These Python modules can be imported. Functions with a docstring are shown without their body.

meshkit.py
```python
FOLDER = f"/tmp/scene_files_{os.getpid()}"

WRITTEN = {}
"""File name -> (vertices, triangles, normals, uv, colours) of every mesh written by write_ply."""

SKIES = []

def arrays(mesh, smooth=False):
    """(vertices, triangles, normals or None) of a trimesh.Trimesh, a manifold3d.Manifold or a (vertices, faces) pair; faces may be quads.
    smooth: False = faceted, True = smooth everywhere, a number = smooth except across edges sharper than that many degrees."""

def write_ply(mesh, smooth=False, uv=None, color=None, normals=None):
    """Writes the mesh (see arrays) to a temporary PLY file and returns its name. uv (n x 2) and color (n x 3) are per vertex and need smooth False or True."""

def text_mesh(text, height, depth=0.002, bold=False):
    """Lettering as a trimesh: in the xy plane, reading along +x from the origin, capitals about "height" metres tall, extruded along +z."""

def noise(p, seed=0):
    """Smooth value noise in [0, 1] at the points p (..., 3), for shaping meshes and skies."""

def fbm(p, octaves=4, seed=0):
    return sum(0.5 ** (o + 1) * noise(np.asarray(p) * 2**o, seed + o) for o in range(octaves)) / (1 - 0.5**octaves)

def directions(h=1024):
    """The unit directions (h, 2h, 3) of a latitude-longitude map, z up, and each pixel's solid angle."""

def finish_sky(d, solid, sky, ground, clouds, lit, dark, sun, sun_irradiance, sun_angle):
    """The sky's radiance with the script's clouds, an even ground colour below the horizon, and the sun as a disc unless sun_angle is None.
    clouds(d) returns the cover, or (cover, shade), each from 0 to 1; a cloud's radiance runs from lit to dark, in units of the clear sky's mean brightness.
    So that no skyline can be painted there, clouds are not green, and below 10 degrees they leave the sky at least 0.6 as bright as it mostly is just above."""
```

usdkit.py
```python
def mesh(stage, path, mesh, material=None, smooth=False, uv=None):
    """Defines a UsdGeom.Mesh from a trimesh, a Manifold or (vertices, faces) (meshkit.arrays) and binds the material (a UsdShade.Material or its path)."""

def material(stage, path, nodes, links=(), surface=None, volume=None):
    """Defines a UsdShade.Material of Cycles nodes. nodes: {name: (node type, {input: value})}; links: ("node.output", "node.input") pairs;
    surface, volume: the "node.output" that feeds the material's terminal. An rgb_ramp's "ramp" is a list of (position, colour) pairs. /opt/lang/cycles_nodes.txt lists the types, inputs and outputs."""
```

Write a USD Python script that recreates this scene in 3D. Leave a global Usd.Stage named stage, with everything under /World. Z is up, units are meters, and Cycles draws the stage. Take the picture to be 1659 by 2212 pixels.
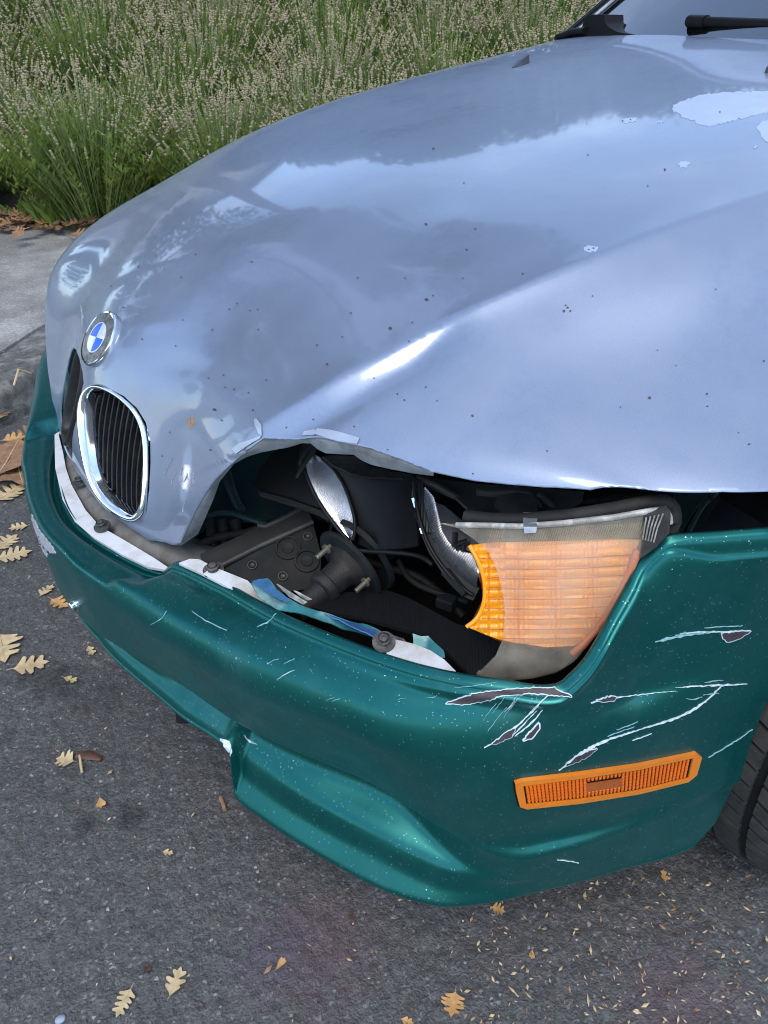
import math, random
import numpy as np, trimesh, usdkit, meshkit
from scipy.interpolate import PchipInterpolator, CubicSpline, RectBivariateSpline
from scipy.spatial import Delaunay, cKDTree
from shapely.geometry import Polygon, LineString, Point
from shapely import contains_xy
from pxr import Usd, UsdGeom, UsdLux, UsdShade, Gf, Sdf

stage = Usd.Stage.CreateInMemory()
UsdGeom.SetStageUpAxis(stage, UsdGeom.Tokens.z); UsdGeom.SetStageMetersPerUnit(stage, 1.0)
UsdGeom.Xform.Define(stage, '/World'); UsdGeom.Scope.Define(stage, '/World/Looks')
rng = np.random.default_rng(7); random.seed(7)
PI = math.pi

# ------------------------------------------------------------------ camera, sky, sun, exposure
CAM = np.array([0.10, 1.10, 1.05]); YAW, PITCH = math.radians(60), math.radians(32)
EXPOSURE = 1.43
SUN_AZ, SUN_EL = math.radians(40), math.radians(57)      # azimuth of the direction towards the sun, from +y towards +x
SUN_I, SUN_ANGLE, SKY = 0.29, 38.0, 0.145
fwd = np.array([-math.cos(YAW) * math.cos(PITCH), -math.sin(YAW) * math.cos(PITCH), -math.sin(PITCH)])
right = np.array([-math.sin(YAW), math.cos(YAW), 0.0]); up = np.cross(right, fwd)
W0, H0, FPX = 1659.0, 2212.0, 1661.0
cam = UsdGeom.Camera.Define(stage, '/World/camera')
m4 = Gf.Matrix4d(*right, 0, *up, 0, *(-fwd), 0, *CAM, 1)
cam.AddTransformOp().Set(m4)
cam.CreateHorizontalApertureAttr(26.0); cam.CreateVerticalApertureAttr(26.0 * 4 / 3)
cam.CreateFocalLengthAttr(26.0 * FPX / W0); cam.CreateClippingRangeAttr(Gf.Vec2f(0.02, 500))
cam.CreateExposureAttr(EXPOSURE)
cam.CreateFStopAttr(0.0)

sun_dir = np.array([math.sin(SUN_AZ) * math.cos(SUN_EL), math.cos(SUN_AZ) * math.cos(SUN_EL), math.sin(SUN_EL)])
sun = UsdLux.DistantLight.Define(stage, '/World/sun')
sun.CreateNormalizeAttr(True); sun.CreateIntensityAttr(SUN_I); sun.CreateAngleAttr(SUN_ANGLE); sun.CreateColorAttr(Gf.Vec3f(1.0, 0.91, 0.77))
zax = sun_dir; xax = np.cross([0, 0, 1.0], zax); xax /= np.linalg.norm(xax); yax = np.cross(zax, xax)
sun.AddTransformOp().Set(Gf.Matrix4d(*xax, 0, *yax, 0, *zax, 0, 0, 0, 0, 1))

mat = lambda name, nodes, links=(), surface='p.BSDF', volume=None: usdkit.material(stage, '/World/Looks/' + name, nodes, links, surface=surface, volume=volume)
sky = UsdLux.DomeLight.Define(stage, '/World/sky')
skym = mat('sky_material', {
    's': ('sky_texture', {'sky_type': 'single_scattering', 'sun_disc': False, 'sun_elevation': SUN_EL, 'sun_rotation': SUN_AZ, 'aerosol_density': 0.35, 'ozone_density': 2.2}),
    'tc': ('texture_coordinate', {}),
    'mp': ('mapping', {'scale': (1.0, 1.0, 2.4)}),
    'n': ('noise_texture', {'scale': 2.1, 'detail': 7.0, 'roughness': 0.6, 'distortion': 0.3}),
    'r': ('rgb_ramp', {'ramp': [(0.0, (.04, .04, .04)), (0.48, (.08, .08, .08)), (0.60, (.26, .26, .26)), (0.76, (1, 1, 1)), (1.0, (1, 1, 1))]}),
    'f': ('math', {'math_type': 'multiply', 'value2': 0.8}),
    'mx': ('mix_color', {'b': (6.0, 6.3, 6.9), 'use_clamp': False}),
    'b': ('background_shader', {'strength': SKY})},
    [('tc.generated', 'mp.vector'), ('mp.vector', 'n.vector'), ('n.fac', 'r.fac'), ('r.color', 'f.value1'), ('f.value', 'mx.fac'),
     ('s.color', 'mx.a'), ('mx.result', 'b.color')], surface='b.background')
UsdShade.MaterialBindingAPI.Apply(sky.GetPrim()).Bind(skym)
sky.GetPrim().SetCustomDataByKey('kind', 'structure')

# ------------------------------------------------------------------ helpers
used = {}
def numbered(parent, name):
    k = (parent, name); n = used.get(k, 0); used[k] = n + 1
    return f'{parent}/{name}' if n == 0 else f'{parent}/{name}_{n:03d}'
def path_of(parent):
    return '/World' if parent is None else str(parent.GetPath())
def tag(p, label=None, cat=None, group=None, kind=None):
    for k, v in (('label', label), ('category', cat), ('group', group), ('kind', kind)):
        if v: p.SetCustomDataByKey(k, v)
    return p
def obj(name, mesh, m, parent=None, smooth=False, **kw):
    p = usdkit.mesh(stage, numbered(path_of(parent), name), mesh, m, smooth=smooth).GetPrim()
    return tag(p, **kw)
def thing(name, label=None, cat=None, loc=(0, 0, 0), rz=0.0, group=None, parent=None):
    x = UsdGeom.Xform.Define(stage, numbered(path_of(parent), name))
    if parent is None:
        x.AddTranslateOp().Set(Gf.Vec3d(*map(float, loc)))
        if rz: x.AddRotateZOp().Set(math.degrees(rz))
    return tag(x.GetPrim(), label, cat, group)

def ray(px):
    px = np.atleast_2d(np.asarray(px, float))
    return fwd + ((px[:, 0] - W0 / 2) / FPX)[:, None] * right - ((px[:, 1] - H0 / 2) / FPX)[:, None] * up
def on_plane(px, p0, n):
    d = ray(px); n = np.asarray(n, float); t = ((np.asarray(p0, float) - CAM) @ n) / (d @ n)
    return CAM + d * t[:, None]
def onz(px, z):
    d = ray(px); t = (np.broadcast_to(z, len(d)) - CAM[2]) / d[:, 2]; return CAM + d * t[:, None]
def ony(px, y):
    d = ray(px); t = (np.broadcast_to(y, len(d)) - CAM[1]) / d[:, 1]; return CAM + d * t[:, None]
def at_depth(px, z):
    return CAM + ray(px) * np.broadcast_to(z, len(np.atleast_2d(px)))[:, None]
def project(P):
    d = np.asarray(P, float) - CAM; z = d @ fwd
    return np.stack([W0 / 2 + FPX * (d @ right) / z, H0 / 2 - FPX * (d @ up) / z], -1), z

class Hitter:
    """Where the line of sight through a point meets a surface."""
    def __init__(self, v, f, attr=None):
        self.attr = attr; self.v, self.f = np.asarray(v, float), np.asarray(f)
        self.q, self.z = project(self.v)
        t = self.q[self.f]; self.lo, self.hi = t.min(1), t.max(1)
        self.n = meshkit.arrays((self.v, self.f), True)[2]
        k0, k1 = np.floor(self.lo / 16).astype(int), np.floor(self.hi / 16).astype(int); span = (k1 - k0).max(1); self.big = np.nonzero(span > 2)[0]; bins = {}
        K, I = [], []
        for a in range(3):
            for b in range(3):
                m = np.nonzero((span <= 2) & (k0[:, 0] + a <= k1[:, 0]) & (k0[:, 1] + b <= k1[:, 1]))[0]; K.append((k0[m, 0] + a + 5000) * 20000 + k0[m, 1] + b + 5000); I.append(m)
        K, I = np.concatenate(K), np.concatenate(I); o = np.argsort(K, kind='stable'); self.key, self.idx = K[o], I[o]
    def __call__(self, px):
        P, N, A = [], [], []
        for p, d in zip(np.atleast_2d(np.asarray(px, float)), ray(px)):
            kk = (int(math.floor(p[0] / 16)) + 5000) * 20000 + int(math.floor(p[1] / 16)) + 5000; i0, i1 = np.searchsorted(self.key, [kk, kk + 1])
            c = np.concatenate([self.idx[i0:i1], self.big]); c = c[((self.lo[c] <= p + 1e-6) & (self.hi[c] >= p - 1e-6)).all(1)]
            best = None
            if len(c):
                a, b, e = (self.v[self.f[c, k]] for k in range(3))
                e1, e2 = b - a, e - a; h = np.cross(d, e2); det = (e1 * h).sum(1); det = np.where(np.abs(det) < 1e-15, 1e-15, det)
                s = CAM - a; u = (s * h).sum(1) / det; q = np.cross(s, e1); w = (q * d).sum(1) / det; t = (e2 * q).sum(1) / det
                ok = (u >= -1e-4) & (w >= -1e-4) & (u + w <= 1.0001) & (t > 0)
                if ok.any():
                    i = np.nonzero(ok)[0][np.argmin(t[ok])]; k = self.f[c[i]]
                    n = self.n[k[0]] * (1 - u[i] - w[i]) + self.n[k[1]] * u[i] + self.n[k[2]] * w[i]
                    best = (CAM + d * t[i], n / np.linalg.norm(n)); w3 = (k, np.array([1 - u[i] - w[i], u[i], w[i]]))
            if best is None:
                i = np.argmin(((self.q - p) ** 2).sum(1)); best = (self.v[i], self.n[i]); w3 = ([i], np.ones(1))
            if self.attr is not None: A.append(w3[1] @ self.attr[w3[0]])
            P.append(best[0]); N.append(best[1] * (1 if best[1] @ (CAM - best[0]) > 0 else -1))
        return (np.array(P), np.array(N)) if self.attr is None else (np.array(P), np.array(N), np.array(A))

def chaikin(P, n=2, closed=False):
    """Corner cutting along axis 0."""
    P = np.asarray(P, float)
    for _ in range(n):
        if closed:
            Q = np.roll(P, -1, 0); P = np.stack([.75 * P + .25 * Q, .25 * P + .75 * Q], 1).reshape(-1, *P.shape[1:])
        else:
            a, b = P[:-1], P[1:]; mid = np.stack([.75 * a + .25 * b, .25 * a + .75 * b], 1).reshape(-1, *P.shape[1:])
            P = np.concatenate([P[:1], mid[1:-1], P[-1:]], 0)
    return P
def grid_faces(r, c, close_c=False, close_r=False):
    i, j = np.meshgrid(np.arange(r if close_r else r - 1), np.arange(c if close_c else c - 1), indexing='ij')
    a, b = i * c + j, i * c + (j + 1) % c; e, g = ((i + 1) % r) * c + j, ((i + 1) % r) * c + (j + 1) % c
    return np.concatenate([np.stack([a, b, g], -1).reshape(-1, 3), np.stack([a, g, e], -1).reshape(-1, 3)])
def grid(P, flip=False, **k):
    r, c = P.shape[:2]; f = grid_faces(r, c, **k)
    return P.reshape(-1, 3), f[:, ::-1] if flip else f
def cat(*ms):
    V, F, n = [], [], 0
    for m in ms:
        v, f, _ = meshkit.arrays(m)
        V.append(v); F.append(f + n); n += len(v)
    return np.concatenate(V), np.concatenate(F)
def tube(pts, r, sides=8, closed=False, cap=True, flat=1.0):
    """A bar of round (or flattened) section along a line."""
    p = np.asarray(pts, float); n = len(p)
    t = (np.roll(p, -1, 0) - np.roll(p, 1, 0)) if closed else np.gradient(p, axis=0)
    t /= np.linalg.norm(t, axis=1, keepdims=True) + 1e-12
    ref = np.array([0, 0, 1.0]) if abs(t[:, 2]).mean() < .8 else np.array([1.0, 0, 0])
    a = np.cross(t, ref); a /= np.linalg.norm(a, axis=1, keepdims=True) + 1e-12; b = np.cross(t, a)
    ang = np.arange(sides) * 2 * PI / sides; r = np.broadcast_to(r, (n,))
    P = p[:, None] + r[:, None, None] * (np.cos(ang)[None, :, None] * a[:, None] + flat * np.sin(ang)[None, :, None] * b[:, None])
    v, f = grid(P, close_c=True, close_r=closed)
    if cap and not closed:
        v = np.vstack([v, p[0], p[-1]]); i = np.arange(sides); j = (i + 1) % sides
        f = np.vstack([f, np.stack([np.full(sides, n * sides), j, i], 1), np.stack([np.full(sides, n * sides + 1), (n - 1) * sides + i, (n - 1) * sides + j], 1)])
    return v, f
def box(c, s, R=None, bev=0.0):
    """A box, optionally with rounded edges; R rows are its axes."""
    if bev:
        from manifold3d import Manifold
        h = np.asarray(s) / 2 - bev
        M = Manifold.batch_hull([Manifold.sphere(bev, 12).translate((sx * h[0], sy * h[1], sz * h[2])) for sx in (-1, 1) for sy in (-1, 1) for sz in (-1, 1)])
        v, f, _ = meshkit.arrays(M)
    else:
        b = trimesh.creation.box(extents=s); v, f = np.array(b.vertices), np.array(b.faces)
    if R is not None: v = v @ np.asarray(R)
    return v + np.asarray(c), f
def lathe(profile, centre, axis, n=48, ref=None):
    """Revolves (radius, along) about the axis."""
    axis = np.asarray(axis, float); axis /= np.linalg.norm(axis)
    ref = np.array([0, 0, 1.0]) if ref is None and abs(axis[2]) < .9 else (np.array([1.0, 0, 0]) if ref is None else ref)
    a = np.cross(axis, ref); a /= np.linalg.norm(a); b = np.cross(axis, a); ang = np.arange(n) * 2 * PI / n
    pr = np.asarray(profile, float)
    P = np.asarray(centre) + pr[:, 1][:, None, None] * axis + pr[:, 0][:, None, None] * (np.cos(ang)[None, :, None] * a + np.sin(ang)[None, :, None] * b)
    return grid(P, close_c=True)
def resample(p, n, closed=False):
    p = np.asarray(p, float)
    if closed: p = np.vstack([p, p[:1]])
    s = np.r_[0, np.cumsum(np.linalg.norm(np.diff(p, axis=0), axis=1))]
    return np.stack([np.interp(np.linspace(0, s[-1], n, endpoint=not closed), s, p[:, k]) for k in range(p.shape[1])], -1)
def fill2d(poly, step, extra=None, smooth_in=True):
    """Triangulates a 2-D polygon (with holes) with inner points every step; returns points and triangles."""
    pts = []
    for ring in [poly.exterior, *poly.interiors]:
        c = np.array(ring.coords)[:-1]; L = ring.length; n = max(len(c), int(L / step))
        s = np.r_[0, np.cumsum(np.linalg.norm(np.diff(np.vstack([c, c[:1]]), axis=0), axis=1))]
        u = np.unique(np.r_[np.linspace(0, s[-1], n, endpoint=False), s[:-1]].round(7)); cc = np.vstack([c, c[:1]])
        pts.append(np.stack([np.interp(u, s, cc[:, k]) for k in range(2)], -1))
    b = np.vstack(pts); x0, y0, x1, y1 = poly.bounds
    gx, gy = np.meshgrid(np.arange(x0, x1, step), np.arange(y0, y1, step)); gp = np.stack([gx.ravel(), gy.ravel()], -1)
    inner = poly.buffer(-step * .45)
    if not inner.is_empty:
        gp = gp[contains_xy(inner, gp[:, 0], gp[:, 1])]; b = np.vstack([b, gp])
    b = np.unique(b.round(8), axis=0)
    tri = Delaunay(b).simplices; c = b[tri].mean(1); keep = contains_xy(poly, c[:, 0], c[:, 1])
    tri = tri[keep]; a = b[tri]
    area = (a[:, 1, 0] - a[:, 0, 0]) * (a[:, 2, 1] - a[:, 0, 1]) - (a[:, 1, 1] - a[:, 0, 1]) * (a[:, 2, 0] - a[:, 0, 0])
    tri = np.where((area < 0)[:, None], tri[:, ::-1], tri)[np.abs(area) > 1e-12]
    return b, tri
def boundary(f):
    e = np.concatenate([f[:, [0, 1]], f[:, [1, 2]], f[:, [2, 0]]]); key = {tuple(x) for x in e.tolist()}
    return np.array([x for x in key if (x[1], x[0]) not in key])
def thicken(v, f, off):
    """Gives an open sheet a back face at v + off and side walls."""
    v = np.asarray(v, float); n = len(v); b = boundary(f)
    off = np.broadcast_to(off, v.shape)
    return np.vstack([v, v + off]), np.vstack([f, f[:, ::-1] + n, np.stack([b[:, 0], b[:, 0] + n, b[:, 1] + n], 1), np.stack([b[:, 0], b[:, 1] + n, b[:, 1]], 1)])
def facing(v, f):
    """Turns triangles of a sheet so that most face the camera."""
    c = v[f].mean(1); n = np.cross(v[f[:, 1]] - v[f[:, 0]], v[f[:, 2]] - v[f[:, 0]])
    return f if (n * (CAM - c)).sum() > 0 else f[:, ::-1]
def plate(px, p0, n, thick=0.003, step=None, bulge=None):
    """A flat plate whose outline is seen at px, standing in the plane (p0, n), thick towards its back."""
    n = np.asarray(n, float); n /= np.linalg.norm(n)
    if n @ (CAM - np.asarray(p0)) < 0: n = -n
    P = on_plane(px, p0, n); a = np.cross(n, [0, 0, 1.0]); a = a / np.linalg.norm(a) if np.linalg.norm(a) > 1e-6 else np.array([1.0, 0, 0]); b = np.cross(n, a)
    c = P.mean(0); uv = np.stack([(P - c) @ a, (P - c) @ b], -1); poly = Polygon(uv).buffer(0)
    if poly.geom_type != 'Polygon': poly = max(poly.geoms, key=lambda g: g.area)
    st = step or max(0.004, math.sqrt(poly.area) / 8)
    q, f = fill2d(poly, st)
    v = c + q[:, :1] * a + q[:, 1:] * b
    if bulge is not None: v = v + bulge(q)[:, None] * n
    return thicken(v, facing(v, f), -n * thick)
def decal(hit, px, lift=0.0012, thick=0.001, step=3.0):
    """A thin sliver lying on a surface, its outline seen at px."""
    poly = Polygon(px).buffer(0)
    if poly.geom_type != 'Polygon': poly = max(poly.geoms, key=lambda g: g.area)
    q, f = fill2d(poly, step); P, N = hit(q)[:2]
    v = P + N * lift
    return thicken(v, facing(v, f), -N * (lift + thick))
# ------------------------------------------------------------------ materials
def paint(name, base, rough=0.3, metallic=0.6, coat=0.6, extra=None, chips=None, dust=None):
    nodes = {'g': ('geometry', {}), 'p': ('principled_bsdf', {'metallic': metallic, 'roughness': rough, 'coat_weight': coat, 'coat_roughness': 0.055 if coat > .5 else .25, 'ior': 1.5}),
             'nf': ('noise_texture', {'scale': 900.0, 'detail': 1.0}), 'rf': ('rgb_ramp', {'ramp': [(0.3, tuple(.93 * x for x in base)), (0.7, tuple(1.07 * x for x in base))]}),
             'nd': ('noise_texture', {'scale': 6.0, 'detail': 6.0, 'roughness': 0.65}),
             'rr': ('map_range', {'from_min': 0.35, 'from_max': 0.7, 'to_min': rough * .8, 'to_max': rough * 1.35})}
    links = [('g.position', 'nf.vector'), ('nf.fac', 'rf.fac'), ('g.position', 'nd.vector'), ('nd.fac', 'rr.value'), ('rr.result', 'p.roughness')]
    col = 'rf.color'
    if dust:    # faded, chalky patches
        c, a = dust
        nodes['nh'] = ('noise_texture', {'scale': 9.0, 'detail': 7.0, 'roughness': 0.7, 'distortion': 0.4}); nodes['rh'] = ('rgb_ramp', {'ramp': [(0.52, (0, 0, 0)), (0.75, (a, a, a))]})
        nodes['mh'] = ('mix_color', {'b': c}); links += [('g.position', 'nh.vector'), ('nh.fac', 'rh.fac'), ('rh.color', 'mh.fac'), (col, 'mh.a')]; col = 'mh.result'
    if chips:   # tiny stone chips: (scale, size, colour)
        for k, (sc, size, c, dens) in enumerate(chips):
            nodes[f'v{k}'] = ('voronoi_texture', {'scale': sc, 'feature': 'f1'}); nodes[f'l{k}'] = ('math', {'math_type': 'less_than', 'value2': size})
            nodes[f's{k}'] = ('separate_color', {}); nodes[f'd{k}'] = ('math', {'math_type': 'less_than', 'value2': dens}); nodes[f'x{k}'] = ('math', {'math_type': 'multiply'})
            nodes[f'm{k}'] = ('mix_color', {'b': c})
            links += [('g.position', f'v{k}.vector'), (f'v{k}.distance', f'l{k}.value1'), (f'v{k}.color', f's{k}.color'), (f's{k}.r', f'd{k}.value1'), (f'l{k}.value', f'x{k}.value1'), (f'd{k}.value', f'x{k}.value2'), (f'x{k}.value', f'm{k}.fac'), (col, f'm{k}.a')]
            col = f'm{k}.result'
    links.append((col, 'p.base_color'))
    return mat(name, nodes, links)
def plain(name, c, rough=0.5, metallic=0.0, var=0.25, scale=60.0, bump=0.0, bscale=300.0, coat=0.0, dirt=None, spec=0.5):
    nodes = {'g': ('geometry', {}), 'p': ('principled_bsdf', {'metallic': metallic, 'roughness': rough, 'coat_weight': coat, 'specular_ior_level': spec}),
             'n': ('noise_texture', {'scale': scale, 'detail': 5.0, 'roughness': 0.6}), 'r': ('rgb_ramp', {'ramp': [(0.3, tuple(x * (1 - var) for x in c)), (0.7, tuple(x * (1 + var) for x in c))]})}
    links = [('g.position', 'n.vector'), ('n.fac', 'r.fac')]; col = 'r.color'
    if dirt:
        nodes['nd'] = ('noise_texture', {'scale': scale * .35, 'detail': 8.0, 'roughness': 0.7}); nodes['rd'] = ('rgb_ramp', {'ramp': [(0.48, (0, 0, 0)), (0.68, (1, 1, 1))]}); nodes['md'] = ('mix_color', {'b': dirt})
        links += [('g.position', 'nd.vector'), ('nd.fac', 'rd.fac'), ('rd.color', 'md.fac'), (col, 'md.a')]; col = 'md.result'
    links.append((col, 'p.base_color'))
    if bump:
        nodes['nb'] = ('noise_texture', {'scale': bscale, 'detail': 4.0}); nodes['b'] = ('bump', {'strength': bump, 'distance': 0.002})
        links += [('g.position', 'nb.vector'), ('nb.fac', 'b.height'), ('b.normal', 'p.normal')]
    return mat(name, nodes, links)
M_silver = paint('silver_paint', (0.180, 0.218, 0.292), rough=0.38, metallic=0.6, coat=0.75)
M_green = paint('green_paint', (0.003, 0.084, 0.076), rough=0.34, metallic=0.8, coat=0.12,
                chips=[(130.0, 0.095, (0.52, 0.66, 0.66), 0.14), (340.0, 0.17, (0.32, 0.50, 0.50), 0.2)], dust=((0.05, 0.15, 0.15), 0.35))
M_silver_under = plain('primer_grey', (.17, .18, .19), .55, .2, dirt=(.07, .07, .07), scale=40, var=.3)
M_black = plain('black_plastic', (.004, .004, .0045), .45, bump=.1, bscale=900, spec=.12)
M_refl = plain('reflector_silver', (.80, .81, .83), 0.22, 1.0, var=.05)
M_chrome = plain('chrome', (0.72, 0.73, 0.75), 0.07, 1.0, var=0.08)
M_dark = plain('dark_steel', (.008, .010, .0105), .6, 0.0, dirt=(.018, .0165, .0145), spec=.15)
M_foam = plain('white_plastic', (.47, .48, .49), 0.5, dirt=(.31, .28, .24), scale=40, var=.06)
M_beam = plain('grey_beam', (.12, .115, .105), 0.6, 0.0, dirt=(.07, .06, .048), scale=50, bump=.3, bscale=200)

# ------------------------------------------------------------------ the car
car = thing('car', 'silver roadster with crumpled bonnet, open broken headlight and scuffed green bumper', 'car')

# --- bumper: a section that runs round the nose on a plan outline
BX = np.array([(.074, 0), (.071, .06), (.059, .123), (.040, .184), (0, .29), (-.066, .45), (-.13, .555), (-.182, .63), (-.238, .69), (-.315, .735), (-.45, .768), (-.55, .782), (-.68, .79), (-.85, .795)])
BXR = BX.copy(); BXR[:, 1] = -(BX[:, 1] + .095 * (1 - np.exp(-BX[:, 1] / .12)) + .08 * np.clip((BX[:, 1] - .15) / .25, 0, 1))      # the far corner is knocked outwards
full = np.vstack([BXR[:0:-1], BX]); sc = np.r_[0, np.cumsum(np.linalg.norm(np.diff(full, axis=0), axis=1))]; sc -= sc[len(BX) - 1]
bspl = CubicSpline(sc, full); TT = sc[-1]
def base_n(t):
    p = bspl(t); d = bspl(t, 1); d = d / np.linalg.norm(d, axis=-1, keepdims=True)
    return p, np.stack([d[..., 1], -d[..., 0]], -1)
tt = np.linspace(-TT, TT, 4000); tree_b = cKDTree(bspl(tt))
Ty = lambda y: float(np.interp(y, full[:, 1], sc)); Tx = lambda x: float(np.interp(-x, -BX[:, 0], sc[len(BX) - 1:]))
def td(P):
    i = tree_b.query(P[:, :2])[1]; p, n = base_n(tt[i]); return tt[i], ((P[:, :2] - p) * n).sum(1)
def row(px, z, extra=()):
    """Interpolators of offset and height along the outline for an edge seen at px with heights z; extra: (t, offset, z)."""
    P = onz(px, np.asarray(z, float)); t, d = td(P); a = np.stack([t, d, P[:, 2]], 1)
    a = np.vstack([a, np.array(extra).reshape(-1, 3)]); a = a[np.argsort(a[:, 0])]; a = a[np.r_[True, np.diff(a[:, 0]) > .006]]
    return PchipInterpolator(a[:, 0], a[:, 1]), PchipInterpolator(a[:, 0], a[:, 2]), a
top_px = [(122, 1010), (139, 1076), (165, 1122), (205, 1156), (265, 1192), (317, 1218), (350, 1228), (385, 1213), (479, 1255), (549, 1294), (622, 1332), (741, 1381), (880, 1429), (959, 1449), (1080, 1468), (1207, 1478), (1234, 1456), (1261, 1429), (1297, 1375), (1324, 1323), (1359, 1260), (1389, 1200), (1440, 1157), (1550, 1148), (1659, 1140)]
top_z = [.440, .440, .440, .440, .440, .440, .442, .470, .482, .49, .497, .508, .518, .523, .53, .537, .547, .560, .582, .600, .622, .643, .664, .668, .672]
r_top = row(top_px, top_z)
if __name__ == '__main__' and globals().get('DBG'): print('top', np.round(r_top[2], 3).tolist())
cre_px = [(86, 1142), (122, 1182), (165, 1225), (212, 1258), (300, 1320), (420, 1395), (500, 1440), (700, 1530), (850, 1590), (1000, 1620), (1200, 1615), (1450, 1535), (1600, 1465)]
cre_z = [.447, .447, .447, .447, .447, .45, .452, .456, .458, .46, .465, .475, .485]
r_cre = row(cre_px, cre_z)
mb_px = [(225, 1380), (315, 1436), (422, 1503), (534, 1577), (646, 1630), (759, 1675), (871, 1728), (933, 1751)]
r_mb = row(mb_px, [.322] * 8)
lip_px = [(214, 1391), (264, 1447), (337, 1509), (394, 1557), (467, 1605), (496, 1633), (508, 1728), (562, 1773), (646, 1830), (731, 1880), (843, 1936), (933, 1962), (1050, 1958), (1176, 1930), (1327, 1890), (1453, 1855), (1518, 1827)]
lip_z = [.262, .262, .262, .262, .26, .255, .185, .18, .178, .177, .177, .178, .18, .185, .19, .197, .205]
r_lip = row(lip_px, lip_z)
if globals().get('DBG'):
    for n, r in (('cre', r_cre), ('mb', r_mb), ('lip', r_lip)): print(n, np.round(r[2], 3).tolist())
def ev(r, t):
    a = r[2]; u = np.clip(t, a[0, 0], a[-1, 0]); return r[0](u), r[1](u)
def smooth01(x, a, b):
    u = np.clip((x - a) / (b - a), 0, 1); return u * u * (3 - 2 * u)
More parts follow.
